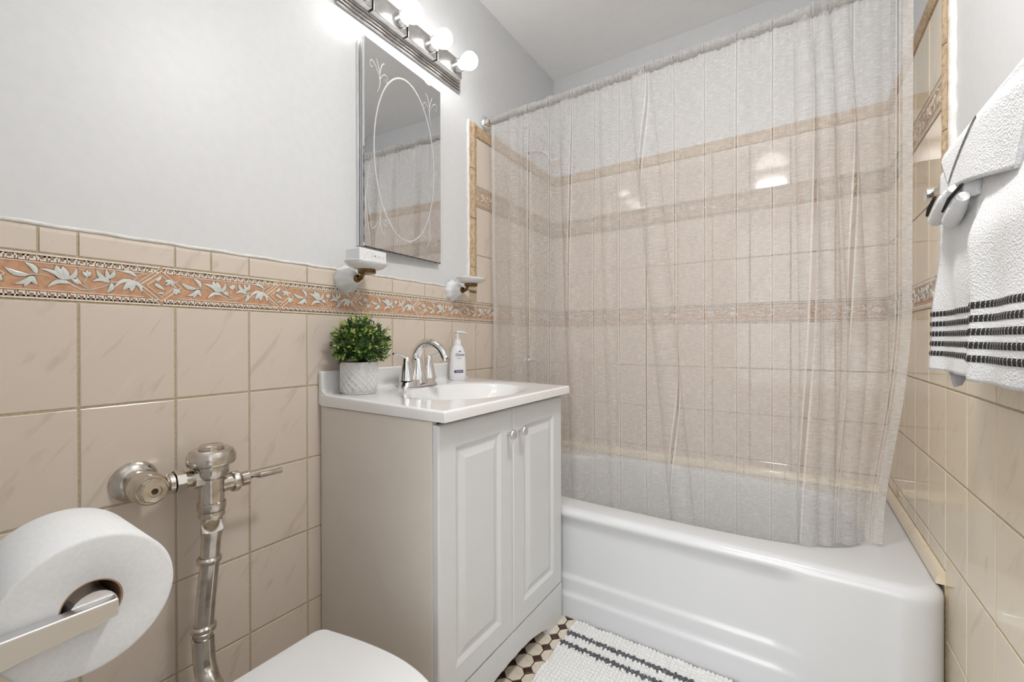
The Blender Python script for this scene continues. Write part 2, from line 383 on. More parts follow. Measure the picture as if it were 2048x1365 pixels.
# back wall
bcols = [0.0] + [.062 + k*TW for k in range(0, 9)] + [W]
brow = sorted([ZF0 - k*.2055 for k in range(4)] + [.385])
backing('B', 0, W, .36, ZU[5]-.004, M_GROUTW)
tiles('B', bcols, brow, M_TILEB); tiles('B', bcols, ZU[:3], M_TILEB); tiles('B', bcols, [ZU[3], ZU[4]], M_TILEB)
# right wall (u = -Y)
RO = .010
rcols = sorted([-(1.46 + k*TW) for k in range(-9, 5)] + [-YB, -YF])
rcols = [c for c in rcols if -YB <= c <= -YF]
rlow = sorted([0.0] + [ZF0+RO - k*.2042 for k in range(0, 6)])
backing('R', -YB, -YF, 0, ZCAP-.006); backing('R', -YB, -YT0, ZCAP-.01, ZU[5]-.004, M_GROUTW)
tiles('R', rcols, rlow, M_TILER)
rsur = sorted([-YT1] + [c for c in rcols if c < -YT1-.02])
tiles('R', rsur, [ZU[0]+RO*.4] + ZU[1:3], M_TILER); tiles('R', rsur, [ZU[3], ZU[4]], M_TILER)
for a, c in zip([x for x in rcols if x > -YT0-.05], [x for x in rcols if x > -YT0-.05][1:]):
    put(capmesh(min(c, -YF)-max(a, -YT0)-G), 'cap_tile', 'R', (min(c, -YF)+max(a, -YT0))/2, (ZF1+ZCAP)/2)

# ------------------------------------------------------------------ frieze tiles with relief
FL, FH, FA = .258, ZF1-ZF0-.004, .042
def frieze_base(L, m, point=True, notch=True):
    h = FH; g = .0014
    o = [(g, -h/2)] + [(L-g, -h/2)] + ([(L-g-FA, 0)] if notch else []) + [(L-g, h/2), (g, h/2)] + ([(-FA+g, 0)] if point else [])
    n = len(o); v = [(x, y, -.003) for x, y in o] + [(x, y, .0012) for x, y in o]
    f = [tuple(range(n, 2*n))] + [(i, (i+1) % n, n+(i+1) % n, n+i) for i in range(n)]
    me = bpy.data.meshes.new('frieze_tile'); me.from_pydata(v, [], f)
    b = bmesh.new(); b.from_mesh(me); bmesh.ops.recalc_face_normals(b, faces=b.faces); b.to_mesh(me); b.free()
    me.materials.append(m); return me
def relief_mesh(mw, mi):
    V, Fc, MI = [], [], []
    def poly(pts, z0=.0010, z1=.0024, dome=.0010, mi_=0):
        n = len(pts); cx = sum(q[0] for q in pts)/n; cy = sum(q[1] for q in pts)/n
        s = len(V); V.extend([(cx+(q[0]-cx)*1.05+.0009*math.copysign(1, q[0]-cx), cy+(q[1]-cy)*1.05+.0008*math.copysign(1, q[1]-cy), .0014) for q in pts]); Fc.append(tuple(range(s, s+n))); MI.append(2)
        s = len(V)
        for q in pts: V.append((q[0], q[1], z0))
        for q in pts: V.append((cx+(q[0]-cx)*.9, cy+(q[1]-cy)*.9, z1))
        V.append((cx, cy, z1+dome)); c = len(V)-1
        for i in range(n):
            j = (i+1) % n
            Fc.append((s+i, s+j, s+n+j, s+n+i)); MI.append(mi_); Fc.append((s+n+i, s+n+j, c)); MI.append(mi_)
    def ribbon(pts, wd, z1=.0026, mi_=0, taper=False):
        n = len(pts); s = len(V)
        for i, q in enumerate(pts):
            a = pts[max(0, i-1)]; c = pts[min(n-1, i+1)]; dx, dy = c[0]-a[0], c[1]-a[1]; L_ = math.hypot(dx, dy) or 1
            ww = wd*(1-.6*i/n if taper else 1)/2; nx, ny = -dy/L_*ww, dx/L_*ww
            V.extend([(q[0]-nx, q[1]-ny, .001), (q[0]-nx*.6, q[1]-ny*.6, z1), (q[0]+nx*.6, q[1]+ny*.6, z1), (q[0]+nx, q[1]+ny, .001)])
        for i in range(n-1):
            for k_ in range(3): q = s+i*4+k_; Fc.append((q, q+1, q+5, q+4)); MI.append(mi_)
    def bar(x0, y0, x1, y1, mi_=1, z1=.0022):
        s = len(V); V.extend([(x0, y0, .001), (x1, y0, .001), (x1, y1, .001), (x0, y1, .001), (x0, y0, z1), (x1, y0, z1), (x1, y1, z1), (x0, y1, z1)])
        for f in ((4, 5, 6, 7), (0, 1, 5, 4), (1, 2, 6, 5), (2, 3, 7, 6), (3, 0, 4, 7)): Fc.append(tuple(s+i for i in f)); MI.append(mi_)
    h2 = FH/2
    # outer rims, inner rims, battlement bands
    for sg in (-1, 1):
        y = lambda a: sg*a
        def bb(x0, a, x1, c, m_=1): bar(x0, min(y(a), y(c)), x1, max(y(a), y(c)), m_)
        bb(.002, h2-.0030, FL-.002, h2-.0002)
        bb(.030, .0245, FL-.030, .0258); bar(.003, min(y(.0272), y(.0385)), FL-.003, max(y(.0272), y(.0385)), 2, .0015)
        N = 19; pw = (FL-.010)/N
        for i in range(N):
            x = .005 + i*pw
            bb(x, .0280, x+.0030, .0375); bb(x, .0346, x+pw*.5+.0015, .0375); bb(x+pw*.5-.0015, .0280, x+pw*.5+.0015, .0375); bb(x+pw*.5, .0280, x+pw, .0309)
    # diamond frames
    for sc_, wd in ((.86, .0030), (.60, .0022)):
        A, B = FA*sc_, h2*sc_*.92
        ribbon([(-A, 0), (0, B), (A, 0), (0, -B), (-A, 0)], wd, .0028, 1)
    # notch edge of the far end
    ribbon([(FL-.004, h2*.9), (FL-FA-.002, 0), (FL-.004, -h2*.9)], .0024, .0026, 1)
    def P(x, y):
        fx = (x-160)/1410; return (fx*FL, ((325+(x-160)*.0745)-y)*(.00019+.00006*fx))
    def leaf(x0, y0, x1, y1, wd, bend=0.0):
        wd *= .74
        a, c = Vector(P(x0, y0)), Vector(P(x1, y1)); d = c-a; L_ = d.length; nrm = Vector((-d.y, d.x))/L_; up_, dn = [], []
        for i in range(9):
            s = i/8; ww = wd*math.sin(PI*min(1, s**.75))**.8/2 if 0 < s < 1 else 0; q = a + d*s + nrm*(bend*L_*math.sin(PI*s))
            up_.append(q+nrm*ww); dn.append(q-nrm*ww)
        poly([tuple(q) for q in up_] + [tuple(q) for q in dn[-2:0:-1]])
    def stem(pts, wd=.0022): ribbon([P(*q) for q in pts], wd, .0024, 0, True)
    # foliage scroll read from the tile
    leaf(570, 338, 480, 232, .0125, -.15); leaf(520, 350, 350, 278, .0130, .12); leaf(540, 350, 415, 430, .0115, .15); leaf(540, 350, 480, 455, .0115, 0); leaf(540, 350, 575, 440, .010, -.12)
    stem([(480, 348), (560, 338), (620, 345), (665, 365)])
    leaf(765, 385, 575, 285, .0115, -.12); leaf(765, 385, 700, 250, .0175, .08); leaf(765, 385, 745, 262, .0175, -.05); leaf(765, 385, 850, 272, .0110, -.18); leaf(765, 385, 660, 290, .012, 0)
    leaf(815, 412, 632, 455, .0115, -.2)
    stem([(765, 385), (820, 430), (880, 462), (960, 465), (1050, 440), (1110, 408)], .0028)
    leaf(880, 420, 805, 370, .0100); leaf(885, 425, 840, 360, .008); stem([(870, 410), (930, 450), (960, 460)])
    leaf(935, 355, 890, 305, .009); leaf(935, 355, 930, 290, .0095); leaf(935, 355, 960, 300, .008); stem([(935, 350), (905, 400), (930, 440), (975, 460)], .0018)
    leaf(1115, 395, 1000, 285, .0120, .15); leaf(1115, 400, 965, 395, .0125, -.2); leaf(1130, 400, 1080, 492, .0120, .15); leaf(1090, 370, 1150, 285, .0115, -.15); leaf(1100, 380, 1080, 280, .010, 0)
    stem([(1060, 395), (1130, 400), (1190, 390), (1245, 368)])
    leaf(1350, 352, 1190, 300, .0110, -.15)
    leaf(1310, 375, 1140, 448, .0110, -.15); leaf(1310, 375, 1215, 470, .0150, 0); leaf(1310, 375, 1290, 482, .0160, 0); leaf(1310, 375, 1385, 492, .0110, .15)
    stem([(1300, 392), (1350, 345), (1400, 325), (1450, 310)])
    # inside and right of the diamond
    for (x0, y0, x1, y1, wd) in ((90, 295, 200, 370, .0105), (110, 270, 165, 215, .009), (120, 400, 200, 410, .006), (275, 262, 180, 270, .009), (275, 262, 195, 320, .009), (275, 262, 260, 330, .007), (310, 345, 300, 425, .0125), (310, 345, 345, 410, .009), (310, 345, 270, 400, .009)):
        leaf(x0, y0, x1, y1, wd)
    stem([(325, 265), (285, 285), (285, 320), (310, 345)])
    me = bpy.data.meshes.new('relief'); me.from_pydata(V, [], Fc)
    b = bmesh.new(); b.from_mesh(me); bmesh.ops.recalc_face_normals(b, faces=b.faces); b.to_mesh(me); b.free()
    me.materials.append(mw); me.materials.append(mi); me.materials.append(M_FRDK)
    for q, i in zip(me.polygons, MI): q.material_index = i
    return me
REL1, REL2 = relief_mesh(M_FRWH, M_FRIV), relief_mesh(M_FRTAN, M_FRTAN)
FB1, FB2 = frieze_base(FL, M_FRBG), frieze_base(FL, M_FRBG2)
def cut(me, x0, x1, nm):
    """trim a frieze mesh (in tile space) at the wall corners"""
    b = bmesh.new(); b.from_mesh(me)
    for x, s in ((x0, 1), (x1, -1)):
        if x is None: continue
        bmesh.ops.bisect_plane(b, geom=b.verts[:]+b.edges[:]+b.faces[:], plane_co=(x, 0, 0), plane_no=(-s, 0, 0), clear_outer=True)
    m2 = bpy.data.meshes.new(nm); b.to_mesh(m2); b.free()
    for m in me.materials: m2.materials.append(m)
    return m2
def frieze(wall, start, u0, u1, vc, base, rel):
    k = 0
    while start + k*FL < u1:
        u = start + k*FL; k += 1
        if u + FL < u0 + .005: continue
        bm_, rm = base, rel; c0 = u0-u if u-FA < u0 else None; c1 = u1-u if u+FL > u1 else None
        if c0 is not None or c1 is not None: bm_, rm = cut(base, c0, c1, 'frieze_tile'), cut(rel, c0, c1, 'relief')
        t_ = put(bm_, 'frieze_tile', wall, u, vc, 0, False); r_ = bpy.data.objects.new('relief', rm); link(r_, t_)
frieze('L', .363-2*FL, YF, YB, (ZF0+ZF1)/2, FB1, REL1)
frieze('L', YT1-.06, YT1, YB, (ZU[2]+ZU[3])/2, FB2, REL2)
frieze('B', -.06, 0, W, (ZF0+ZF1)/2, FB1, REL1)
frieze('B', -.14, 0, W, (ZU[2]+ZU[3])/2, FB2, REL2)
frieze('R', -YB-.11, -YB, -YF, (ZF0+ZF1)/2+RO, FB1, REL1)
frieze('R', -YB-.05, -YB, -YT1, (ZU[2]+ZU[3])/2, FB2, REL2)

# ------------------------------------------------------------------ stone trim of the tub surround
def trim_piece(L, wd, m=M_STONE, dep=.011):
    key = ('trim', round(L, 3), wd)
    if key in _tc: return _tc[key]
    prof = [(-wd/2, -.003), (-wd/2, .003), (-wd/2+.006, .007), (-wd/2+.014, .006), (-wd/2+.020, dep), (0, dep+.001), (wd/2-.016, dep-.002), (wd/2-.010, .006), (wd/2-.003, .005), (wd/2, -.003)]
    n = len(prof); v = []; S = 8
    for s in range(S+1):
        for y, z in prof: v.append((y, -L/2+L*s/S, z + random.uniform(-.0006, .0006)*(z > 0)))
    f = [(s*n+i, s*n+i+1, (s+1)*n+i+1, (s+1)*n+i) for s in range(S) for i in range(n-1)] + [tuple(range(n)), tuple(range(S*n, S*n+n))]
    me = bpy.data.meshes.new('trim_piece'); me.from_pydata(v, [], f)
    b = bmesh.new(); b.from_mesh(me); bmesh.ops.recalc_face_normals(b, faces=b.faces); b.to_mesh(me); b.free()
    me.materials.append(m); me.shade_smooth(); me.set_sharp_from_angle(angle=math.radians(50)); _tc[key] = me; return me
def trim_run(wall, vert, c, a0, a1, joints, wd):
    js = [a0] + [j for j in joints if a0+.01 < j < a1-.01] + [a1]
    for p0, p1 in zip(js, js[1:]):
        o = bpy.data.objects.new('trim_piece', trim_piece(p1-p0-.002, wd))
        mid = (p0+p1)/2; T = Matrix.Translation((c, mid, 0)) if vert else Matrix.Translation((mid, c, 0)) @ Matrix.Rotation(-PI/2, 4, 'Z')
        o.matrix_world = BASIS[wall] @ T; link(o, WALL[wall])
yc = (YT0+YT1)/2; tw = YT1-YT0; zc = (ZU[4]+ZU[5])/2; th_ = ZU[5]-ZU[4]
trim_run('L', True, yc, ZCAP-.002, ZU[5], [1.304, 1.514, 1.726], tw)
trim_run('R', True, -yc-.002, ZCAP-.002, ZU[5]+.02, [1.29, 1.499, 1.708], tw)
trim_run('L', False, zc, YT1, YB, [YT1 + .205*k for k in range(1, 5)], th_)
trim_run('B', False, zc, 0, W, [.1+.205*k for k in range(8)], th_)
trim_run('R', False, zc, -YB, -YT1, [-YB+.205*k for k in range(1, 5)], th_)
strip('L', [(0, YT0-.006+.0015*math.sin(i*1.3), ZCAP+.004+(ZU[5]-ZCAP)*i/40) for i in range(41)], .006, .008, M_CAULK, 'paint_edge')
strip('L', [(0, YT0-.004+.062*i/8, ZU[5]+.003) for i in range(9)], .004, .005, M_CAULK, 'paint_edge')
strip('R', [(W, YT0-.016+.003*math.sin(i*1.9), ZCAP+.004+(ZU[5]-ZCAP+.5)*i/60) for i in range(61)], .012, .010, M_CAULK, 'paint_edge')
strip('R', [(W, YT0-.004+.002*math.sin(i*2.3), ZCAP+.004+(ZU[5]-ZCAP)*i/60) for i in range(61)], .003, .009, M_STONE, 'rough_stone_edge')
# quarter-round tiles where tub meets walls
def qround(wall, a0, a1, n_, z=.386, rad=.036):
    L = (a1-a0)/n_
    for i in range(n_):
        v, f = [], []; S = 8; l = L-.0025
        for s in (0, 1):
            v.append((-l/2+l*s, 0, 0)); v += [(-l/2+l*s, rad*math.cos(q*PI/2/S), rad*.55*math.sin(q*PI/2/S)) for q in range(S+1)]
        n = S+2; f = [(q, q+1, n+q+1, n+q) for q in range(n-1)] + [tuple(range(n)), tuple(range(n, 2*n))]
        o = meshobj('quarter_round', v, f, M_TILER, None, True); o.data.set_sharp_from_angle(angle=math.radians(40))
        o.matrix_world = BASIS[wall] @ Matrix.Translation((a0+L*(i+.5), z, -.001)); o.parent = WALL[wall]
qround('R', -YB, -1.462, 5); qround('B', 0.03, W-.03, 9)
strip('R', [(W-.001, 1.452, .02+.36*i/20) for i in range(21)], .002, .003, M_GRIME, 'caulk_line')
strip('R', [(W-.002, 1.46+(YB-1.46)*i/30, .4235) for i in range(31)], .0010, .0014, M_GRIME, 'caulk_line')

# ------------------------------------------------------------------ floor mosaic
PT = .0583
def octmesh(s, ang0, n, m, nm, h):
    R_ = s/2/math.cos(PI/n); v = []
    for rr, z in ((R_, -.004), (R_, h-.0006), (R_-.0012, h)):
        v += [(rr*math.cos(ang0+2*PI*i/n), rr*math.sin(ang0+2*PI*i/n), z) for i in range(n)]
    f = [tuple(range(2*n, 3*n))] + [(q*n+i, q*n+(i+1) % n, (q+1)*n+(i+1) % n, (q+1)*n+i) for q in (0, 1) for i in range(n)]
    me = bpy.data.meshes.new(nm); me.from_pydata(v, [], f); me.materials.append(m); return me
OM, DM = octmesh(PT-.0042, PI/8, 8, M_OCT, 'octagon_tile', 0), octmesh(PT*.365, 0, 4, M_DOT, 'dot_tile', 0)
spots = []
for i in range(-9, 20):
    for j in range(-20, 8):
        x, y = .4555+i*PT, 1.128+j*PT
        if .0 < x < W and YF-.03 < y < 1.40: spots.append((math.hypot(x-.46, y-1.2), x, y))
spots.sort(); rest_o, rest_d = [], []
for k, (d, x, y) in enumerate(spots):
    for me, ox, rest, nm in ((OM, 0, rest_o, 'octagon_tile'), (DM, PT/2, rest_d, 'dot_tile')):
        if k < 290:
            o = bpy.data.objects.new(nm, me); o.location = (x+ox, y+ox, 0); link(o, fl)
        else: rest.append((x+ox, y+ox))
for me, rest, nm, mm in ((OM, rest_o, 'octagon_tiles', M_OCT), (DM, rest_d, 'dot_tiles', M_DOT)):
    v, f = [], []; bv = [tuple(q.co) for q in me.vertices]; bf = [tuple(q.vertices) for q in me.polygons]
    for x, y in rest:
        s = len(v); v += [(a+x, b_+y, c) for a, b_, c in bv]; f += [tuple(s+i for i in q) for q in bf]
    o = meshobj(nm, v, f, mm, fl); o['kind'] = 'stuff'

# ------------------------------------------------------------------ bathtub
def rrect(x0, x1, y0, y1, radii, nf=96, ns=14, nb=20, nc=8):
    """counter-clockwise from front-left; radii: fl, fr, br, bl"""
    fl_, fr_, br_, bl_ = radii; P = []
    def arc(cx, cy, rr, a0):
        return [(cx+rr*math.cos(a0+PI/2*i/nc), cy+rr*math.sin(a0+PI/2*i/nc)) for i in range(nc+1)]
    def seg(a, c, n): return [(a[0]+(c[0]-a[0])*i/n, a[1]+(c[1]-a[1])*i/n) for i in range(1, n)]
    A = arc(x0+fl_, y0+fl_, fl_, PI); B = arc(x1-fr_, y0+fr_, fr_, 1.5*PI); D = arc(x1-br_, y1-br_, br_, 0); E_ = arc(x0+bl_, y1-bl_, bl_, PI/2)
    return A + seg(A[-1], B[0], nf) + B + seg(B[-1], D[0], ns) + D + seg(D[-1], E_[0], nb) + E_ + seg(E_[-1], A[0], ns)
TX0, TX1, TY0, TY1, ZR = .003, W-.003, 1.385, YB-.003, .388
tub = thing('bathtub', 'white enamel bathtub with panelled apron behind the bath mat', 'bathtub', (W/2, TY0, 0))
def apron(x, y, z, nx):
    if y > TY0+.10: return 0
    pan = sstep(.22, .30, x)*(1-sstep(1.09, 1.19, x))
    top = 1-sstep(.325, .372, z)
    d = -.019*pan*top
    d += pan*(.008*(1-sstep(.132, .152, z)) + .008*(1-sstep(.072, .092, z)))
    d += .0035*sstep(1.345, 1.375, x)*(1-sstep(1.375, 1.395, x))*top
    return d*(1-sstep(.0, .06, y-TY0))
loops = []
base_r = (.075, .085, .02, .02)
def outer(ins, z):
    rr = [max(.008, q-ins) for q in base_r]
    P = rrect(TX0+ins, TX1-ins, TY0+ins, TY1-ins, rr); return [(x, y-apron(x, y, z, 0), z) for x, y in P]
for z in (0, .02, .04, .06, .07, .075, .08, .085, .09, .10, .115, .128, .133, .138, .143, .148, .153, .165, .19, .22, .26, .30, .32, .33, .34, .35, .358): loops.append(outer(0, z))
for a in range(1, 8):
    q = a/7*PI/2; loops.append(outer(.030*(1-math.cos(q)), .358+.030*math.sin(q)))
ICX, ICY, IA, IB, IN = .720, 1.815, .625, .322, 3.6
ref = rrect(TX0, TX1, TY0, TY1, base_r); ocx, ocy, OA, OB = (TX0+TX1)/2, (TY0+TY1)/2, (TX1-TX0)/2, (TY1-TY0)/2
def inner(s, z, sh=0):
    out = []
    for x, y in ref:
        a, c = (x-ocx)/OA, (y-ocy)/OB; q = (abs(a)**IN + abs(c)**IN)**(1/IN)
        out.append((ICX+sh + a/q*(IA-(1-s)*.62), ICY + c/q*(IB-(1-s)*.62), z))
    return out
for s, z, sh in ((1.02, ZR, 0), (1.005, ZR-.002, 0), (.992, ZR-.010, 0), (.985, ZR-.03, 0), (.965, .25, 0), (.94, .14, 0), (.90, .085, 0), (.84, .065, 0), (.70, .06, 0)): loops.append(inner(s, z, sh))
N = len(ref); v = [q for L in loops for q in L]; f = []
for k in range(len(loops)-1):
    for i in range(N): j = (i+1) % N; f.append((k*N+i, k*N+j, (k+1)*N+j, (k+1)*N+i))
f.append(tuple((len(loops)-1)*N+i for i in range(N)))
v = [(x-W/2, y-TY0, z) for x, y, z in v]
o = meshobj('tub_shell', v, f, M_ENAMEL, tub, True); o.data.set_sharp_from_angle(angle=math.radians(60))
latheo('drain', [(0, .004), (.022, .004), (.028, 0), (0, 0)], (.22-W/2, 1.815-TY0, .0605), (0, 0, 1), M_CHROME, tub)

# ------------------------------------------------------------------ vanity
VX, VY0, VY1, VZ = .462, .7354, 1.372, .803
van = thing('vanity_cabinet', 'white two-door vanity cabinet under the sink top', 'cabinet', (VX/2, (VY0+VY1)/2, 0))
vo = Vector((VX/2, (VY0+VY1)/2, 0))
def vbox(nm, lo, hi, m, bev=.001, par=None):
    return boxo(nm, Vector(lo)-vo, Vector(hi)-vo, m, par or van, bev)
vbox('side_panel', (.006, VY0, 0), (VX-.0182, VY0+.016, VZ-.002), M_SIDE)['label'] = 'white laminate side panel with reflected tile tint painted in'
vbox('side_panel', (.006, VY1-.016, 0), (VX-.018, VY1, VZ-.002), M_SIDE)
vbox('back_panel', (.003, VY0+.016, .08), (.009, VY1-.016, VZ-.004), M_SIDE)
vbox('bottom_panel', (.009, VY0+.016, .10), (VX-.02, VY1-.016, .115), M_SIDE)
# face frame with arched toe
def arch(y):
    a = (y-(VY0+VY1)/2)/((VY1-VY0)/2-.105)
    return None if abs(a) > 1 else .018 + .036*(1-abs(a)**2.6)
b = bmesh.new(); n = 40; top = .128; pr = []
ys = [VY0+.001 + (VY1-VY0-.002)*i/n for i in range(n+1)]; ys += [(VY0+VY1)/2 + s*((VY1-VY0)/2-.105) for s in (-1, 1)]; ys = sorted(ys)
cols_f = []
for y in ys:
    a = arch(y); z0 = a if a is not None else 0.0
    cols_f.append([b.verts.new(Vector((x, y, z))-vo) for x, z in ((VX-.018, z0), (VX, z0), (VX, top), (VX-.018, top))])
    if abs(abs(y-(VY0+VY1)/2) - ((VY1-VY0)/2-.105)) < 1e-6:
        c2 = [b.verts.new(Vector((x, y, z))-vo) for x, z in ((VX-.018, .0), (VX, .0), (VX, top), (VX-.018, top))]
        if y < (VY0+VY1)/2: cols_f.insert(-1, c2)
        else: cols_f.append(c2)
for A, B in zip(cols_f, cols_f[1:]):
    for i in range(4): b.faces.new((A[i], A[(i+1) % 4], B[(i+1) % 4], B[i]))
b.faces.new(cols_f[0]); b.faces.new(cols_f[-1])
bmesh.ops.remove_doubles(b, verts=b.verts, dist=1e-6)
bmobj('toe_rail', b, M_WHITEF, van)
vbox('gap_shade_panel', (VX-.030, VY0+.0165, .128), (VX-.0185, VY1-.0165, VZ-.003), M_GAP, 0)['label'] = 'dark panel painted as shade behind the doors'  # dark sheet in place of the shade behind the doors
def door(y0, y1, ky):
    z0, z1, X = .131, VZ-.010, VX
    # nested rings: edge, flat stile, cove down, cove up, raised field
    rings = [(0, -.017), (0, -.003), (.003, 0), (.006, .0006), (.060, .0006), (.064, -.0012), (.072, -.0055), (.078, -.0055), (.094, -.0005), (.097, .0004), (.100, .0004)]
    v, f = [], []
    for ins, dx in rings:
        v += [Vector((X+dx, y, z))-vo for y, z in ((y0+ins, z0+ins), (y1-ins, z0+ins), (y1-ins, z1-ins), (y0+ins, z1-ins))]
    for k in range(len(rings)-1):
        for i in range(4): j = (i+1) % 4; f.append((k*4+i, k*4+j, k*4+4+j, k*4+4+i))
    e = (len(rings)-1)*4; f += [(e, e+1, e+2, e+3), (0, 1, 2, 3)]
    d = meshobj('door', v, f, M_WHITEF, van)
    latheo('knob', [(0, 0), (.005, 0), (.0045, .012), (.007, .015), (.0135, .019), (.0145, .023), (.012, .0265), (.006, .028), (0, .0283)], Vector((X+.0005, ky, .722))-vo, (1, 0, 0), M_SATIN, d, 28, 60)['label'] = 'round satin metal knob'
ym = 1.0535
door(VY0+.002, ym-.001, ym-.030); door(ym+.001, VY1-.002, ym+.032)

# ------------------------------------------------------------------ sink top
ST0, ST1, SX = .728, 1.379, .490
ztop = lambda x: .838 - .008*min(1, x/.45)
top = thing('vanity_sink', 'white moulded sink top with backsplash on the vanity', 'sink', (SX/2, (ST0+ST1)/2, VZ))
to = Vector((SX/2, (ST0+ST1)/2, VZ))
BCX, BCY, BA, BB = .275, 1.075, .150, .215
def deck(x, y):
    z = ztop(x); q = math.hypot((x-BCX)/BA, (y-BCY)/BB)
    z -= .0035*(1-sstep(1.0, 1.22, q))
    if q < 1.02: z -= .115*(1-min(1, q/1.02)**2.4)
    e = min(SX-x, y-ST0, ST1-y); 
    if e < .006: z -= .006-math.sqrt(max(0, .006**2-(.006-e)**2))
    return z
def edges(a, c, n, r_=.006): return [a, a+.0008, a+.002, a+.004] + [a+r_+(c-a-2*r_)*i/n for i in range(n+1)] + [c-.004, c-.002, c-.0008, c]
xs = [.018+(SX-.006-.018)*i/70 for i in range(71)] + [SX-.004, SX-.002, SX-.0008, SX]; ys = edges(ST0, ST1, 110)
v, f = [], []; nx, ny = len(xs), len(ys)
for y in ys:
    for x in xs: v.append(Vector((x, y, deck(x, y)))-to)
for j in range(ny-1):
    for i in range(nx-1): a = j*nx+i; f.append((a, a+1, a+nx+1, a+nx))
# skirt
ring = [i for i in range(nx)] + [j*nx+nx-1 for j in range(1, ny)] + [(ny-1)*nx+i for i in range(nx-2, -1, -1)] + [j*nx for j in range(ny-2, 0, -1)]
s = len(v)
for i in ring: v.append(Vector((v[i].x, v[i].y, .0005)))
for k in range(len(ring)): k2 = (k+1) % len(ring); f.append((ring[k], ring[k2], s+k2, s+k))
o = meshobj('deck', v, f, M_MARBLE, top, True); o.data.set_sharp_from_angle(angle=math.radians(50))
b = bmesh.new(); box(b, Vector((.002, ST0, VZ+.0005))-to, Vector((.021, ST1, .903))-to, .006, 3); wn(bmobj('backsplash', b, M_MARBLE, top, True, 60))
# cove between deck and backsplash
v, f = [], []
for y in (ST0+.001, ST1-.001):
    for k in range(7): a = k/6*PI/2; v.append(Vector((.021+.014*(1-math.sin(a)), y, .837+.014*(1-math.cos(a))))-to)
for k in range(6): f.append((k, k+1, 8+k, 7+k))
meshobj('cove', v, f, M_MARBLE, top, True, fix=False)
latheo('sink_drain', [(0, .002), (.017, .002), (.021, 0), (.021, -.004), (0, -.004)], Vector((BCX, BCY, deck(BCX, BCY)+.004))-to, (0, 0, 1), M_CHROME, top)

# ------------------------------------------------------------------ faucet
FXY = Vector((.082, 1.046, 0)); fz = .8365
fc = thing('sink_faucet', 'chrome two-handle faucet with arched spout on the sink top', 'faucet', (FXY.x, FXY.y, fz))
b = bmesh.new(); n = 40; rings = []
for (k_, z) in ((1.08, 0), (1.0, .004), (.92, .020), (.86, .024)):
    rings.append([b.verts.new((.028*k_*math.copysign(abs(math.cos(a))**.7, math.cos(a)), (.078*k_ if k_ > .9 else .076*k_)*math.copysign(abs(math.sin(a))**.55, math.sin(a)), z)) for a in [2*PI*i/n for i in range(n)]])
for A, B in zip(rings, rings[1:]):
    for i in range(n): b.faces.new((A[i], A[(i+1) % n], B[(i+1) % n], B[i]))
b.faces.new(rings[0]); b.faces.new(rings[-1]); bmobj('base_plate', b, M_CHROME, fc, True, 35)
sp = bez((.004, 0, .015), (-.030, 0, .080), (-.005, 0, .152), (.055, 0, .146), 14)[:-1] + bez((.055, 0, .146), (.095, 0, .139), (.119, 0, .112), (.124, 0, .094), 10)
ns = len(sp); tubeo('spout', sp, [.0215-.0075*min(1, i/(ns*.6)) for i in range(ns)], M_CHROME, fc, 20)
latheo('spout_base', [(.030, 0), (.028, .02), (.022, .06), (.016, .085), (0, .085)], (.004, 0, .008), (-.08, 0, 1), M_CHROME, fc, 24)
latheo('aerator', [(0, 0), (.0115, 0), (.0115, .008), (0, .008)], (.124, 0, .088), (0, 0, 1), M_CHROME, fc, 20)
for s in (-1, 1):
    h = latheo('handle', [(.026, 0), (.0245, .004), (.019, .035), (.013, .062), (.0125, .074), (.009, .079), (0, .080)], (0, .052*s, .022), (0, 0, 1), M_CHROME, fc, 28, 50)
    lv = bez((0, .052*s, .096), (.004, .075*s, .102), (.010, .090*s, .113), (.012, .118*s, .112), 10)
    tubeo('lever', lv, [.008, .008, .0075, .007, .0066, .0062, .006, .006, .0062, .0066, .0045], M_CHROME, h, 14, ell=[(1, .7)]*11)

# ------------------------------------------------------------------ potted plant
pc = Vector((.079, .812, .8365))
pl = thing('potted_plant', 'small artificial boxwood ball in a white lattice pot', 'plant', pc)
PR, PH = .0515, .092
latheo('pot', [(0, 0), (.047, 0), (.0485, .003), (PR, .02), (PR+.001, PH-.004), (PR+.001, PH), (PR-.003, PH), (PR-.004, PH-.012), (0, PH-.012)], (0, 0, 0), (0, 0, 1), M_POT, pl, 48)
b = bmesh.new()
for sgn in (-1, 1):
    for k in range(18):
        pts = [((PR+.0008)*math.cos(a), (PR+.0008)*math.sin(a), .006+(PH-.012)*s_/14) for s_ in range(15) for a in [2*PI*k/18 + sgn*1.35*s_/14]]
        tube(b, pts, .0011, 5, False)
bmobj('lattice', b, M_LATT, pl, True)
latheo('soil', [(0, .002), (.046, 0), (.046, -.004), (0, -.004)], (0, 0, PH-.008), (0, 0, 1), M_SOIL, pl, 24)
tubeo('stem', [(0, 0, PH-.01), (.002, 0, PH+.03), (0, 0, PH+.05)], .006, M_SOIL, pl, 8)
random.seed(21)
V, Fc, MI = [], [], []
SR = .077; sc0 = Vector((.006, .004, PH+.050))
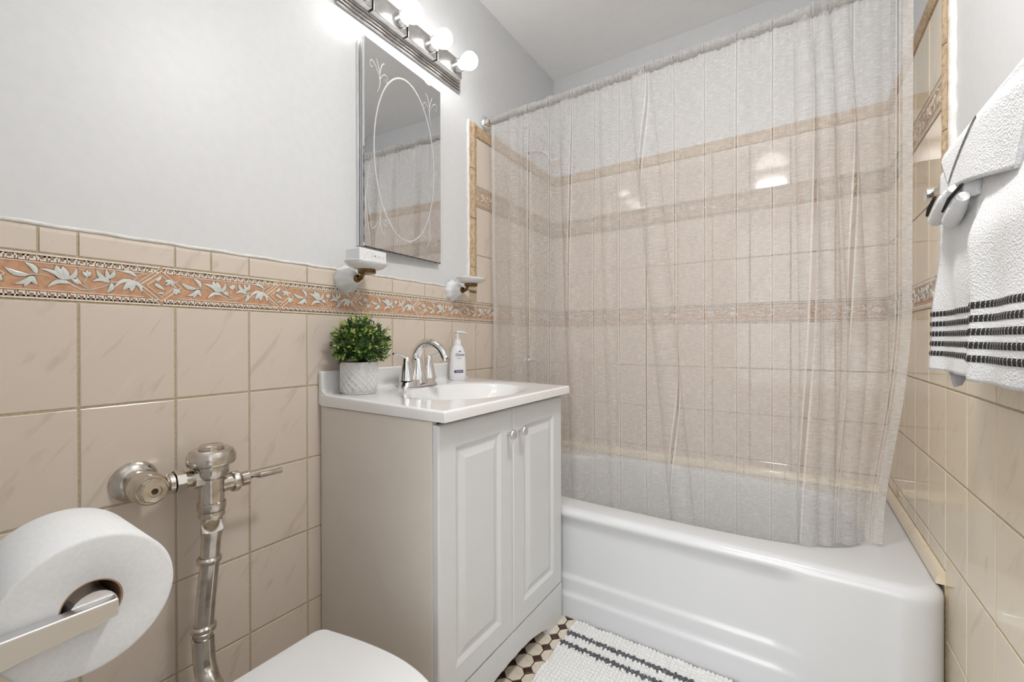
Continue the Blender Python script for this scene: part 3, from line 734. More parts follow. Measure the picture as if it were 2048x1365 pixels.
def add_leaf(base, d, L, wd, mi):
    d = d.normalized(); side = d.cross(Vector((random.uniform(-1, 1), random.uniform(-1, 1), random.uniform(-1, 1)))).normalized(); nr = side.cross(d)
    s = len(V)
    pts = [base, base+d*L*.4+side*wd, base+d*L*.45+nr*wd*.25, base+d*L*.4-side*wd, base+d*L]
    for q in pts:
        if q.x + pc.x < .004: q.x = .004-pc.x
        if q.z < PH-.006 and math.hypot(q.x, q.y) < PR+.004: q.z = PH-.004
        V.append(q)
    for ff in ((0, 1, 2), (0, 2, 3), (1, 4, 2), (2, 4, 3)): Fc.append(tuple(s+i for i in ff)); MI.append(mi)
for k in range(430):
    u = random.uniform(-.62, 1); a = random.uniform(0, 2*PI); q = math.sqrt(1-u*u); d = Vector((q*math.cos(a), q*math.sin(a), u))
    rr = SR*random.uniform(.72, 1.0)*(1.0 if u > -.2 else .95); tip = sc0 + d*rr
    sp_d = (d + Vector((random.uniform(-.5, .5), random.uniform(-.5, .5), random.uniform(-.2, .6)))).normalized()
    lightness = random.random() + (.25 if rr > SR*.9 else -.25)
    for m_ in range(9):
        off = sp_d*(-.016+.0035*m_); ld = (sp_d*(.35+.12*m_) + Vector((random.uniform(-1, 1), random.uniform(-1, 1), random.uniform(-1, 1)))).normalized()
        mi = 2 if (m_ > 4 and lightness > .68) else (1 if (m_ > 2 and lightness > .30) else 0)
        add_leaf(tip+off, ld, random.uniform(.009, .014), random.uniform(.0022, .0034), mi)
o = meshobj('foliage', V, Fc, M_LEAF, pl, fix=False); o['kind'] = 'stuff'
for q, i in zip(o.data.polygons, MI): q.material_index = i
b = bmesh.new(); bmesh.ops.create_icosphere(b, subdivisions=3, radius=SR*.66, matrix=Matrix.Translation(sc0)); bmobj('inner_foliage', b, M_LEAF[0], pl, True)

# ------------------------------------------------------------------ soap bottle
bc = Vector((.066, 1.272, .8368)); ang = math.radians(-33)
bt = thing('soap_bottle', 'white pump soap bottle with navy label strip beside the faucet', 'bottle', bc); bt.rotation_euler = (0, 0, ang); bt.scale = (1.06, 1.06, 1.05)
# local: +x front (towards room), y width
prof = [(0, .026, .018), (.004, .029, .0195), (.03, .0305, .020), (.07, .029, .0195), (.10, .026, .018), (.118, .021, .016), (.128, .014, .013), (.131, .012, .012)]
n = 40; v, f = [], []
for z, a, c in prof:
    e = 2.6 if z < .11 else 2.1
    for i in range(n):
        q = 2*PI*i/n; cs, sn = math.cos(q), math.sin(q)
        v.append((c*math.copysign(abs(cs)**(2/e), cs), a*math.copysign(abs(sn)**(2/e), sn), z))
for k in range(len(prof)-1):
    for i in range(n): j = (i+1) % n; f.append((k*n+i, k*n+j, k*n+n+j, k*n+n+i))
f += [tuple(range(n)), tuple(range(len(prof)*n-n, len(prof)*n))]
meshobj('body', v, f, M_BOTTLE, bt, True).data.set_sharp_from_angle(angle=math.radians(60))
latheo('collar', [(0, 0), (.0135, 0), (.0135, .006), (.012, .008), (.0115, .018), (.009, .020), (0, .020)], (0, 0, .130), (0, 0, 1), M_BOTTLE, bt, 24)
latheo('pump_stem', [(0, 0), (.0045, 0), (.0045, .026), (0, .026)], (0, 0, .149), (0, 0, 1), M_BOTTLE, bt, 14)
tubeo('pump_head', [(-.006, -.008, .176), (.0, 0, .177), (.012, .014, .176), (.022, .026, .1735)], [.0065, .0075, .006, .0042], M_BOTTLE, bt, 14, ell=[(1, .65)]*4)
def text(s, size, loc, m, parent, nm, rot=(PI/2, 0, PI/2), shear=0, ext=.0003, sx_=1):
    cu = bpy.data.curves.new(nm, 'FONT'); cu.body = s; cu.size = size; cu.align_x = 'CENTER'; cu.align_y = 'CENTER'; cu.extrude = ext; cu.shear = shear
    to_ = bpy.data.objects.new(nm, cu); C.objects.link(to_); dg = bpy.context.evaluated_depsgraph_get()
    me = bpy.data.meshes.new_from_object(to_.evaluated_get(dg)); C.objects.unlink(to_); bpy.data.objects.remove(to_)
    me.materials.clear(); me.materials.append(m); o = bpy.data.objects.new(nm, me); o.location = loc; o.rotation_euler = rot; o.scale = (sx_, 1, 1); return link(o, parent)
text('Dove', .0150, (.0192, .002, .0935), M_NAVY, bt, 'brand_lettering', shear=.2)
boxo('small_print', (.0190, -.008, .0815), (.0194, .010, .0828), M_GREYI, bt); boxo('small_print', (.0190, -.006, .0788), (.0194, .008, .0799), M_GREYI, bt)
boxo('label_strip', (.0190, -.0185, .028), (.0204, .0145, .0375), M_NAVY, bt, .0003)
for k in range(7): boxo('strip_print', (.0203, -.013+.0035*k, .0315), (.0206, -.0105+.0035*k, .034), M_BOTTLE, bt)
# small bird mark above the lettering
b = bmesh.new(); vs = [b.verts.new((.0183, y, z)) for y, z in ((-.003, .1055), (.002, .107), (.007, .1105), (.005, .106), (.008, .1045), (.002, .1035))]; b.faces.new(vs)
r_ = bmesh.ops.extrude_face_region(b, geom=b.faces[:]); bmesh.ops.translate(b, vec=(.0005, 0, 0), verts=[q for q in r_['geom'] if isinstance(q, bmesh.types.BMVert)]); bmobj('bird_mark', b, M_NAVY, bt)

# ------------------------------------------------------------------ soap dishes on the wall
def soap_dish(y, z, label, k=1.0):
    t_ = thing('soap_dish', label, 'soap dish', (0, y, z), 'porcelain soap dishes above the sink')
    latheo('rosette', [(.043, 0), (.044, .004), (.036, .014), (.024, .034), (.017, .046), (.013, .050), (0, .050)], (.001, 0, 0), (1, 0, 0), M_PORC, t_, 96, 70, lambda a, h: 1+.042*math.cos(9*a)*(1-h/.06))
    latheo('brass_neck', [(0, .048), (.011, .048), (.0125, .052), (.011, .057), (.007, .060), (0, .061)], (0, 0, 0), (1, 0, 0), M_BRASS, t_, 24)
    tubeo('brass_arm', bez((.058, 0, 0), (.072, 0, -.004), (.076, 0, .006), (.080, 0, .016), 8), .0065, M_BRASS, t_, 12)
    latheo('brass_ring', [(0, 0), (.024, 0), (.026, .003), (.026, .009), (.024, .011), (0, .011)], (.092, .004, .012), (0, 0, 1), M_BRASS, t_, 28)
    b = bmesh.new(); n = 48; rings = []
    for s, zz in ((.30, .0225), (.55, .0235), (.80, .029), (.95, .037), (1.0, .0425), (.985, .0437), (.93, .0405), (.75, .032), (.5, .0275), (.2, .027)):
        rings.append([b.verts.new((.092+.050*s*math.cos(2*PI*i/n), .002+.067*s*math.sin(2*PI*i/n), zz)) for i in range(n)])
    for A, B in zip(rings, rings[1:]):
        for i in range(n): b.faces.new((A[i], A[(i+1) % n], B[(i+1) % n], B[i]))
    b.faces.new(rings[0]); b.faces.new(rings[-1]); bmobj('dish', b, M_PORC, t_, True, 60)
    return t_
soap_dish(.826, 1.178, 'white porcelain soap dish holding a small carton')
soap_dish(1.318, 1.190, 'empty white porcelain soap dish above the soap bottle')
# carton lying in the first dish
sb = thing('soap_carton', 'small white soap carton lying in the porcelain dish', 'box', (.092, .826+.004, 1.178+.0290)); sb.rotation_euler = (0, 0, math.radians(4))
boxo('carton', (-.030, -.053, .0045), (.030, .050, .050), M_BOTTLE, sb, .004, 3)
for y, z, wd, ht in ((-.008, .036, .002, .002), (-.009, .029, .002, .002), (.002, .030, .003, .004), (.037, .033, .002, .002), (.036, .027, .002, .002)): boxo('print_mark', (.0300, y, z), (.0304, y+wd, z+ht), M_BLACK, sb)
for z in (.0285, .0325): boxo('print_line', (.0300, .008, z), (.0304, .030, z+.0006), M_GREYI, sb)
b = bmesh.new(); tube(b, [(.0300, -.040+.0014*i, .018+.024*math.sin(i/20*PI*.55)) for i in range(21)], .0004, 5); bmobj('print_curve', b, M_GREYI, sb)

# ------------------------------------------------------------------ mirror cabinet
MY0, MY1, MZ0, MZ1, MX = .866, 1.227, 1.287, 1.940, .033
mc = thing('mirror_cabinet', 'wall mirror cabinet with etched oval and scrolls', 'mirror', (0, (MY0+MY1)/2, MZ0)); mo = Vector((0, (MY0+MY1)/2, MZ0))
def mb(nm, lo, hi, m, bev=.0008): return boxo(nm, Vector(lo)-mo, Vector(hi)-mo, m, mc, bev)
mb('cabinet_frame', (-.001, MY0-.002, MZ0+.003), (.010, MY1-.004, MZ1-.003), M_SATIN)
HX = .0205; hinge = Vector((HX, MY1, MZ0)); MW = MY1-MY0; MH = MZ1-MZ0
mb('door_gap', (.010, MY0+.006, MZ0+.004), (.0145, MY1-.004, MZ1-.004), M_SATIN, 0)
dr = boxo('mirror_door', (-.0125, -MW+.001, .001), (-.0045, -.001, MH-.001), M_SATIN, mc); dr.location = hinge-mo; dr.rotation_euler = (0, 0, math.radians(2.5))
boxo('mirror_glass', (-.0045, -MW, 0), (0, 0, MH), M_MIRROR, dr)
b = bmesh.new(); tube(b, [(-.0025, -MW+MW*i/40, -.0012+.0010*math.sin(i*2.7)*math.sin(i*.9)) for i in range(41)], [.0022+.0008*math.sin(i*1.9) for i in range(41)], 6); bmobj('corroded_edge', b, M_DARK, dr, True)
b = bmesh.new(); tube(b, [(-.004, -MW-.0006, .01+.30*i/20) for i in range(21)], [.0012+.0006*math.sin(i*1.9) for i in range(21)], 6); bmobj('corroded_edge', b, M_DARK, dr, True)
def etch(nm, pts, wd, z=.0002):
    n = len(pts); v, f = [], []
    for i, q in enumerate(pts):
        a, c = pts[max(0, i-1)], pts[min(n-1, i+1)]; dx, dy = c[0]-a[0], c[1]-a[1]; L_ = math.hypot(dx, dy) or 1
        ww = wd/2*(1 if nm == 'etched_oval' else (.35+.65*math.sin(PI*min(1, (i+.5)/n))))
        v += [Vector((z, q[0]-dy/L_*ww, q[1]+dx/L_*ww)), Vector((z+.0003, q[0], q[1])), Vector((z, q[0]+dy/L_*ww, q[1]-dx/L_*ww))]
    for i in range(n-1): f += [(3*i, 3*i+1, 3*i+4, 3*i+3), (3*i+1, 3*i+2, 3*i+5, 3*i+4)]
    return meshobj(nm, v, f, M_ETCH, dr, True)
etch('etched_oval', [(-MW/2+.143*math.cos(2*PI*i/96), MH/2+.277*math.sin(2*PI*i/96)) for i in range(97)], .0050)
def scroll(cx, cz, fx, fy):
    def q(l): return [(cx+fx*x, cz+fy*z) for x, z in l]
    def bz(*pp): return [(w_.x, w_.y) for w_ in bez(*[Vector((a, c, 0)) for a, c in q(pp)], 14)]
    etch('etched_scroll', bz((.010, -.075), (.030, -.040), (.020, -.005), (.006, .030)), .0032)
    etch('etched_scroll', bz((.018, -.030), (.022, .010), (.030, .030), (.042, .030)), .0032)
    etch('etched_scroll', bz((.016, -.020), (.004, .010), (-.018, .028), (-.020, .002)), .0026)
    etch('etched_scroll', bz((-.020, .002), (-.020, -.010), (-.010, -.010), (-.009, .0)), .0020)
    etch('etched_scroll', bz((.020, -.035), (.030, -.002), (.052, .006), (.054, -.020)), .0026)
    etch('etched_scroll', bz((.054, -.020), (.052, -.030), (.042, -.028), (.044, -.018)), .0020)
scroll(-MW+.042, MH-.075, 1, 1); scroll(-.042, MH-.075, -1, 1); scroll(-MW+.042, .075, 1, -1); scroll(-.042, .075, -1, -1)

# ------------------------------------------------------------------ vanity light bar
LY0, LY1, LZ = .790, 1.362, 2.062
lb = thing('vanity_light', 'brushed metal vanity light bar with lit round bulbs above mirror', 'light fixture', (0, (LY0+LY1)/2, LZ)); lo_ = Vector((0, (LY0+LY1)/2, LZ))
for k, (ins, x0, x1) in enumerate(((0, -.001, .008), (.007, .008, .014), (.014, .014, .020), (.021, .020, .026))):
    b = bmesh.new(); box(b, (x0, LY0+ins-lo_.y, -.057+ins), (x1, LY1-ins-lo_.y, .057-ins), .0028, 3); wn(bmobj('stepped_plate', b, M_NICKEL, lb, True, 60))
for y, bl_ in ((.855, 'lit white bulb at the bar end away from the shower curtain'), (1.0, 'third lit white bulb from the curtain end of the light bar'), (1.145, 'second lit white bulb from the curtain end of the light bar'), (1.290, 'lit white bulb at the light bar end nearest the shower curtain')):
    yy = y-lo_.y
    boxo('socket_box', (.026, yy-.108, -.034), (.050, yy+.030, .034), M_NICKEL, lb, .002)
    latheo('socket_cup', [(.030, .030), (.0255, .044), (.0235, .048), (.0235, .070), (.021, .072), (.021, .06), (0, .06)], (0, yy, 0), (1, 0, 0), M_NICKEL, lb, 32)
    bu = tag(latheo('light_bulb', [(0, .066), (.0155, .066), (.0165, .074), (.021, .084), (.0275, .095), (.0315, .108), (.0310, .120), (.0265, .132), (.0170, .1405), (.006, .1438), (0, .144)], (0, 0, 0), (1, 0, 0), M_BULB, None, 32, 80), bl_, 'bulb', 'lit bulbs of the vanity light bar')
    bu.location = (0, y, LZ)

# ------------------------------------------------------------------ flush valve
FXc, FYc = .105, .424
fv = thing('flush_valve', 'worn chrome flush valve with handle and pipe on the tiled wall', 'flush valve', (0, .315, .70)); fo = Vector((0, .315, .70))
def fl_(nm, prof, org, ax, m=M_AGED, seg=32, par=None): return latheo(nm, prof, Vector(org)-fo, ax, m, par or fv, seg, 35)
fl_('wall_flange', [(0, 0), (.040, 0), (.041, .003), (.036, .012), (.024, .018), (0, .018)], (.001, .315, .70), (1, 0, 0))
fl_('supply_stop', [(.021, .015), (.023, .03), (.029, .045), (.031, .075), (.030, .098), (.026, .104), (0, .104)], (.001, .315, .70), (1, 0, 0))
st = fl_('stop_cap', [(.024, .100), (.024, .112), (.021, .116), (.012, .117), (.011, .115), (.006, .115), (.0055, .111), (0, .111)], (.001, .315, .70), (1, 0, 0), seg=8)
fl_('stop_screw', [(0, .109), (.005, .109), (.005, .1125), (0, .1125)], (.001, .315, .70), (1, 0, 0), M_BLACK, 12, None)
zt = .698
fl_('tail_pipe', [(.017, 0), (.017, .10), (0, .10)], (.078, .325, zt), (0, 1, 0))
fl_('coupling_nut', [(.017, 0), (.0245, 0), (.0245, .016), (.018, .018), (.017, .018)], (.078, .358, zt), (0, 1, 0), seg=8)
fl_('coupling_ring', [(.017, 0), (.0205, .002), (.0205, .010), (.017, .012)], (.078, .346, zt), (0, 1, 0))
FX = .086
fl_('inlet_boss', [(0, 0), (.0225, 0), (.0225, .03), (0, .03)], (FX-.004, .389, zt), (0, 1, 0), seg=10)
fl_('valve_body', [(0, 0), (.024, 0), (.024, .052), (.030, .056), (.033, .064), (.033, .088), (0, .088)], (FX, FYc, .640), (0, 0, 1))
fl_('valve_cover', [(0, 0), (.040, 0), (.0450, .003), (.0462, .008), (.0455, .020), (.0405, .031), (.036, .0335), (.025, .034), (.024, .0335), (.0235, .040), (.020, .0425), (0, .043)], (FX, FYc, .722), (0, 0, 1), seg=40)
fl_('handle_boss', [(.017, 0), (.017, .03), (.0, .03)], (FX, FYc+.014, .672), (0, 1, 0), seg=20)
fl_('handle_nut', [(0, 0), (.0225, 0), (.0235, .004), (.0235, .010), (.019, .016), (.0165, .018), (.0165, .034), (.013, .036), (0, .036)], (FX, FYc+.040, .672), (0, 1, 0), seg=12)
tubeo('handle_lever', [Vector((FX, y, z))-fo for y, z in ((FYc+.072, .672), (FYc+.10, .671), (FYc+.13, .670), (FYc+.152, .670))], [.0075, .0072, .0064, .0068], M_AGED, fv, 14)
fl_('outlet_nut', [(0, 0), (.0255, 0), (.0268, .003), (.0268, .018), (.024, .020), (.0, .020)], (FX, FYc, .622), (0, 0, 1), seg=24)
fl_('outlet_ring', [(0, 0), (.0245, 0), (.0252, .004), (.0245, .012), (0, .012)], (FX, FYc, .609), (0, 0, 1))
pp = [(FX, FYc, .612), (FX, FYc, .578), (FX, FYc-.0005, .566), (FX-.0005, FYc-.001, .558), (FX-.003, FYc-.004, .50), (FX-.006, FYc-.010, .42), (FX-.007, FYc-.014, .36), (FX-.006, FYc-.015, .33)]
tubeo('flush_pipe', [Vector(q)-fo for q in pp], [.0212, .0212, .0195, .0182, .0182, .0182, .0182, .0182], M_AGED, fv, 24)
fl_('pipe_ring', [(0, 0), (.022, 0), (.0235, .003), (.0235, .010), (.0205, .014), (0, .014)], (FX-.003, FYc-.004, .508), (0, 0, 1))
fl_('pipe_ring', [(0, 0), (.022, 0), (.0242, .003), (.0242, .011), (.0205, .015), (0, .015)], (FX-.007, FYc-.014, .362), (0, 0, 1))
el = bez((FX-.006, FYc-.015, .362), (FX-.004, FYc-.016, .285), (FX+.010, FYc-.016, .262), (FX+.075, FYc-.016, .250), 16)
tubeo('pipe_elbow', [Vector(q)-fo for q in el], .0205, M_AGED, fv, 24)

# ------------------------------------------------------------------ toilet
TYC = .398
tl = thing('toilet', 'white toilet with closed lid next to the vanity', 'toilet', (.50, TYC, 0)); tlo = Vector((.50, TYC, 0))
def lid_outline(x0, x1, hw, n=44):
    """flat hinge side at x0, rounded nose at x1"""
    P = []
    for i in range(n+1):
        a = -PI/2 + PI*i/n; P.append((x1-.235 + .235*math.copysign(abs(math.cos(a))**.92, math.cos(a)), hw*math.copysign(abs(math.sin(a))**.95, math.sin(a))))
    m_ = 12; back = []
    for i in range(1, m_+1): s = i/m_; back.append((x1-.235-(x1-.235-x0-.025)*s, hw*(1-.155*s**1.6)))
    cor = [(x0+.025-.025*math.sin(a), hw*.845-.025*(1-math.cos(a))) for a in [PI/2*i/5 for i in range(1, 6)]]
    side = back + cor
    return P + side + [(x, -y) for x, y in reversed(side)]
def slab(nm, out, z0, z1, rnd, m, dome=0):
    cx = sum(q[0] for q in out)/len(out); n = len(out); v, f = [], []
    def ring(ins, z):
        for x, y in out:
            dx, dy = x-cx, y; L_ = math.hypot(dx, dy) or 1; v.append(Vector((x-dx/L_*ins, TYC+y-dy/L_*ins, z))-tlo)
    ring(.004, z0); ring(0, z0+.003)
    for k in range(6): a = PI/2*k/5; ring(rnd*(1-math.cos(a)), z1-rnd+rnd*math.sin(a))
    ring(.05, z1+dome*.5); ring(.10, z1+dome*.9); ring(.15, z1+dome)
    R_ = len(v)//n
    for k in range(R_-1):
        for i in range(n): j = (i+1) % n; f.append((k*n+i, k*n+j, k*n+n+j, k*n+n+i))
    f += [tuple(range(n)), tuple(range((R_-1)*n, R_*n))]
    return meshobj(nm, v, f, m, tl, True)
slab('lid', lid_outline(.305, .745, .176), .3635, .380, .007, M_LID, .002)
slab('seat', lid_outline(.300, .742, .174), .346, .3615, .006, M_LID)
slab('bowl_rim', lid_outline(.300, .738, .170), .315, .345, .010, M_PORC)
def bowl_sec(x0, x1, hw, z): return [Vector((x0+(x1-x0)*(q[0]-.235)/.503, TYC+q[1]*hw/.170, z))-tlo for q in lid_outline(.235, .738, .170)]
secs = [bowl_sec(.305, .735, .167, .318), bowl_sec(.25, .715, .158, .27), bowl_sec(.23, .66, .135, .20), bowl_sec(.22, .58, .105, .12), bowl_sec(.20, .56, .10, .04), bowl_sec(.19, .58, .112, .0)]
n = len(secs[0]); v = [q for s in secs for q in s]; f = [(k*n+i, k*n+(i+1) % n, k*n+n+(i+1) % n, k*n+n+i) for k in range(5) for i in range(n)] + [tuple(range(n)), tuple(range(5*n, 6*n))]
meshobj('bowl', v, f, M_PORC, tl, True)
latheo('spud', [(0, 0), (.028, 0), (.028, .012), (.024, .014), (.024, .06), (0, .06)], Vector((.160, TYC+.004, .250))-tlo, (1, 0, 0), M_AGED, tl, 8)
for s in (-1, 1): boxo('hinge', Vector((.300, TYC+s*.08-.018, .347))-tlo, Vector((.316, TYC+s*.08+.018, .365))-tlo, M_LID, tl, .004)

# ------------------------------------------------------------------ paper roll and holder
RX, RY, RZ, RR, RH = .650, .109, .768, .0577, .0203
ph = thing('paper_holder', 'chrome two-arm paper holder carrying the toilet roll', 'holder', (RX-.052, YF, RZ)); po = Vector((RX-.052, YF, RZ))
def arm(x0, x1):
    b = bmesh.new(); y0, y1 = .050, RY+.0135
    box(b, Vector((x0, y0, 0)), Vector((x1, y1, 1)))
    for q in b.verts:
        k = (q.co.y-y0)/(y1-y0); lo_z, hi_z = RZ-.0105-.008*(1-k), RZ+.0045
        q.co.z = lo_z if q.co.z < .5 else hi_z
        q.co -= po
    bmesh.ops.bevel(b, geom=b.edges[:], offset=.0018, segments=3, affect='EDGES', profile=.5)
    wn(bmobj('arm', b, M_SATIN, ph, True, 60))
    boxo('wall_post', Vector((x0-.006, YF, RZ-.030))-po, Vector((x1+.006, .052, RZ+.016))-po, M_SATIN, ph, .005, 3)
arm(RX+.004, RX+.016); arm(RX-.126, RX-.114)
tubeo('roller', [Vector((RX-.116, RY, RZ-.0035))-po, Vector((RX+.0045, RY, RZ-.0035))-po], .0158, M_SATIN, ph, 24)
rl = thing('toilet_roll', 'full white toilet paper roll on the chrome holder', 'paper roll', (RX-.052, RY, RZ)); 
cz_ = .0035 - .0035
latheo('paper', [(RH, -.053), (RH+.001, -.0535), (RR-.002, -.0535), (RR, -.0515), (RR, .0500), (RR-.0010, .0515), (RR-.003, .0520), (RH+.001, .0520), (RH, .0515), (RH, -.053)], (0, 0, 0), (1, 0, 0), M_PAPER, rl, 96, 50)
latheo('core', [(RH, -.0525), (RH-.0012, -.0525), (RH-.0012, .051), (RH, .051)], (0, 0, 0), (1, 0, 0), M_CARD, rl, 48, 50)

# ------------------------------------------------------------------ shower fittings behind the curtain
sh = thing('shower_fixture', 'chrome shower head on its arm behind the curtain', 'shower head', (0, 1.90, 1.955))
latheo('arm_flange', [(0, 0), (.030, 0), (.030, .003), (.015, .012), (0, .012)], (.001, 0, 0), (1, 0, 0), M_CHROME, sh)
tubeo('shower_arm', bez((.005, 0, 0), (.07, 0, .005), (.10, 0, -.01), (.135, 0, -.05), 12), .0105, M_CHROME, sh, 16)
latheo('spray_head', [(0, 0), (.012, 0), (.016, .02), (.032, .05), (.036, .058), (.034, .064), (0, .064)], (.130, 0, -.044), (.66, 0, -.75), M_CHROME, sh)
tv = thing('tub_valve', 'round chrome tub valve plate with knob behind the curtain', 'tap', (0, 1.912, .886))
latheo('escutcheon', [(0, 0), (.082, 0), (.082, .003), (.070, .009), (.03, .016), (0, .016)], (.001, 0, 0), (1, 0, 0), M_CHROME, tv, 48)
latheo('knob', [(.016, .014), (.016, .04), (.026, .045), (.028, .075), (.020, .082), (0, .083)], (0, 0, 0), (1, 0, 0), M_CHROME, tv, 10)

# ------------------------------------------------------------------ curtain rod and curtain
RYc, RZc = 1.540, 1.957
rod = thing('curtain_rod', 'chrome shower curtain rod between the two walls', 'rod', (W/2, RYc, RZc))
tubeo('rod', [(-W/2+.004, 0, 0), (W/2-.004, 0, 0)], .0120, M_CHROME, rod, 24)
for s in (-1, 1): latheo('flange', [(0, 0), (.030, 0), (.031, .003), (.027, .006), (.024, .012), (.018, .014), (.0165, .026), (.0125, .028), (.0125, .03)], (s*(W/2-.001), 0, 0), (-s, 0, 0), M_CHROME, rod, 32)
cur = thing('shower_curtain', 'sheer pale grey linen curtain hanging into the tub', 'curtain', (W/2, RYc, 1.2)); co = Vector((W/2, RYc, 1.2))
ZTOP = RZc+.004; XL, XR = .034, 1.418
# folds: (x at rod, x at hem, width, depth, overlap, strength at hem)
FOLDS = [(.150, .165, .060, .030, .0100, 1.0), (.215, .245, .050, .016, .0040, .8), (.400, .455, .070, .022, .0060, .9), (.560, .600, .060, .014, .0030, .8),
         (.690, .835, .075, .034, .0165, 1.0), (1.010, 1.030, .080, .012, .0020, .6),
         (1.175, 1.205, .050, .030, .0110, 1.2), (1.222, 1.262, .042, .026, .0095, .9), (1.262, 1.330, .045, .022, .0080, 1.0), (1.330, 1.352, .050, .010, .0020, 1.3)]
def hemz(x): return .335 + .062*sstep(1.02, 1.23, x) + .062*(1-sstep(.10, .26, x))
def curt(s, t_):
    x = XL + s*(XR-XL); z0 = hemz(x); z = ZTOP + (z0-ZTOP)*t_; X = x; Y = RYc
    for xt, xb, wd, A, B, sb_ in FOLDS:
        c = xt + (xb-xt)*t_; q = (x-c)/wd + .5
        if 0 < q < 1:
            k = min(1, .25+t_*6)*(1+(sb_-1)*t_); X -= B*k*math.sin(2*PI*q); Y -= A*k*(1-math.cos(2*PI*q))/2
    Y += .010*math.sin(9*x+.6)*min(1, t_*2) + .004*math.sin(31*x+2*t_)*t_
    # gathers right under the rod pocket
    g = math.exp(-t_*26); Y += g*.004*math.sin(260*x)*sstep(.10, .2, x)
    # hem line swings into the tub at the free end
    X -= .050*sstep(.55, 1.0, t_)*sstep(1.05, 1.418, x); Y += (.070*sstep(.70, 1.0, t_)+.0)*sstep(1.20, 1.40, x)
    Y += -.012*sstep(.4, 1, t_)*(1-sstep(1.05, 1.2, x))*.0 + .010*sstep(.5, 1, t_)*(1-sstep(1.1, 1.25, x))
    if x < .07: X += .006*math.sin(14*t_)*t_
    return Vector((X, Y, z))-co
HL, HR = .012, .985
grid('panel', 620, 110, lambda a, c: curt(HL+(HR-HL)*a, c), M_CURT, cur, lambda a, c: (XL+(HL+(HR-HL)*a)*(XR-XL)+.012, 1.6*(1-c)))
grid('side_hem', 6, 110, lambda a, c: curt(HL*a, c), M_CHEM, cur, lambda a, c: (.010+a*.02, 1.6*(1-c)))
grid('side_hem', 6, 110, lambda a, c: curt(HR+(1-HR)*a, c), M_CHEM, cur, lambda a, c: (.010+a*.02, 1.6*(1-c)))
def pocket(a, c):
    x = XL + a*(XR-XL); g = sstep(.13, .19, x)
    wr = .0015*math.sin(420*x+2*math.sin(37*x))*g + .0012*math.sin(173*x+1.3)*g + .002*math.sin(61*x)*g
    cl_ = math.exp(-((x-1.22)/.035)**2) + .7*math.exp(-((x-.155)/.02)**2) + .5*math.exp(-((x-.20)/.015)**2)
    wr += .004*cl_*math.sin(640*x); q = 2*PI*c; rr = .0158 + wr*(1+.3*math.sin(q*2+x*90)) + .004*cl_
    return Vector((x, RYc+rr*math.cos(q), RZc+rr*1.05*math.sin(q)))-co
grid('rod_pocket', 700, 18, pocket, M_POCK, cur, lambda a, c: (XL+a*(XR-XL)+.012, c*.1))

# ------------------------------------------------------------------ towel bar and towels
BX, BZ, BY0, BY1 = 1.402, 1.300, .50, 1.250
br = thing('towel_bar', 'chrome towel bar on the wall under the white towels', 'towel bar', (W, (BY0+BY1)/2, BZ)); bo = Vector((W, (BY0+BY1)/2, BZ))
tubeo('bar', [Vector((BX, BY0, BZ))-bo, Vector((BX, BY1-.004, BZ))-bo], .0085, M_CHROME, br, 18)
for y in (BY0, BY1):
    latheo('post', [(0, 0), (.024, 0), (.024, .004), (.013, .010), (.012, .052), (.014, .056), (.014, .078), (0, .080)], Vector((W-.001, y, BZ))-bo, (-1, 0, 0), M_CHROME, br, 24)
def drape(nm, y0f, y1f, zb, zback, off, m, parent, o0, nu=70, nv=110, wav=1.0, th=.010, step=None, merge=0):
    """sheet over the bar; off = distance of the front layer from the bar axis; y0f/y1f(t): side edges, zb(s): lower edge"""
    Rb = .0085+off
    def fn(a, c):
        zf, zk = zb(a), zback; arc = PI*Rb; Lf, Lb = BZ-zf, BZ-zk; tot = Lf+arc+Lb; l = c*tot
        drop = max(0, (Lf-l)/Lf) if l < Lf else 0
        y = y0f(drop) + (y1f(drop)-y0f(drop))*a
        if l < Lf: x, z = BX-Rb, zf+l
        elif l < Lf+arc: q = (l-Lf)/Rb; x, z = BX-Rb*math.cos(q), BZ+Rb*math.sin(q)
        else: x, z = BX+Rb, BZ-(l-Lf-arc)
        k = min(1, abs(z-BZ)/.25)
        if l < Lf+arc*.5:
            x -= wav*k*(.006*math.sin(21*y+1.0)+.004*math.sin(47*y+3*z)+.0025*math.sin(33*z+9*y))
            if step: x -= step(y, z)
            x += merge*(1-sstep(0, .40, a))
            x = min(x, BX-Rb*.55)
        else: x = min(x, W-.010)
        return Vector((x, y, z))-o0
    o = grid(nm, nu, nv, fn, m, parent, lambda a, c: (a, c), th); return fn
# bath towel, folded in thirds: the inner fold hangs nearer the room
bt_ = thing('bath_towel', 'large white bath towel with five black braided stripes on the bar', 'towel', (BX, .87, .93)); bto = Vector((BX, .87, .93))
stepf = lambda y, z: .018*(1-sstep(.880, .905, y))*(1-sstep(1.13, 1.22, z))
ty0, ty1 = lambda d: .54, lambda d: 1.135 + .052*d - .014*math.sin(PI*d)
zbf = lambda a: .932
fnb = drape('towel_body', ty0, ty1, zbf, 1.0, .005, M_TERRY, bt_, bto, 90, 130, 1.0, .007, stepf)
TOT = (BZ-.932)+PI*.0135+(BZ-1.0)
def stripe(z, ht, nm='braided_stripe'):
    c0, c1 = (z-ht/2-.932)/TOT, (z+ht/2-.932)/TOT
    def fn(a, c):
        q = fnb(a*.998+.001, c0+(c1-c0)*c); return q + Vector((-.0042-.0012*math.sin(PI*c), 0, 0))
    grid(nm, 160, 4, fn, M_BRAID, bt_, lambda a, c: (a*.62, c))
for z in (1.041, 1.022, 1.003, .984, .965): stripe(z, .0095)
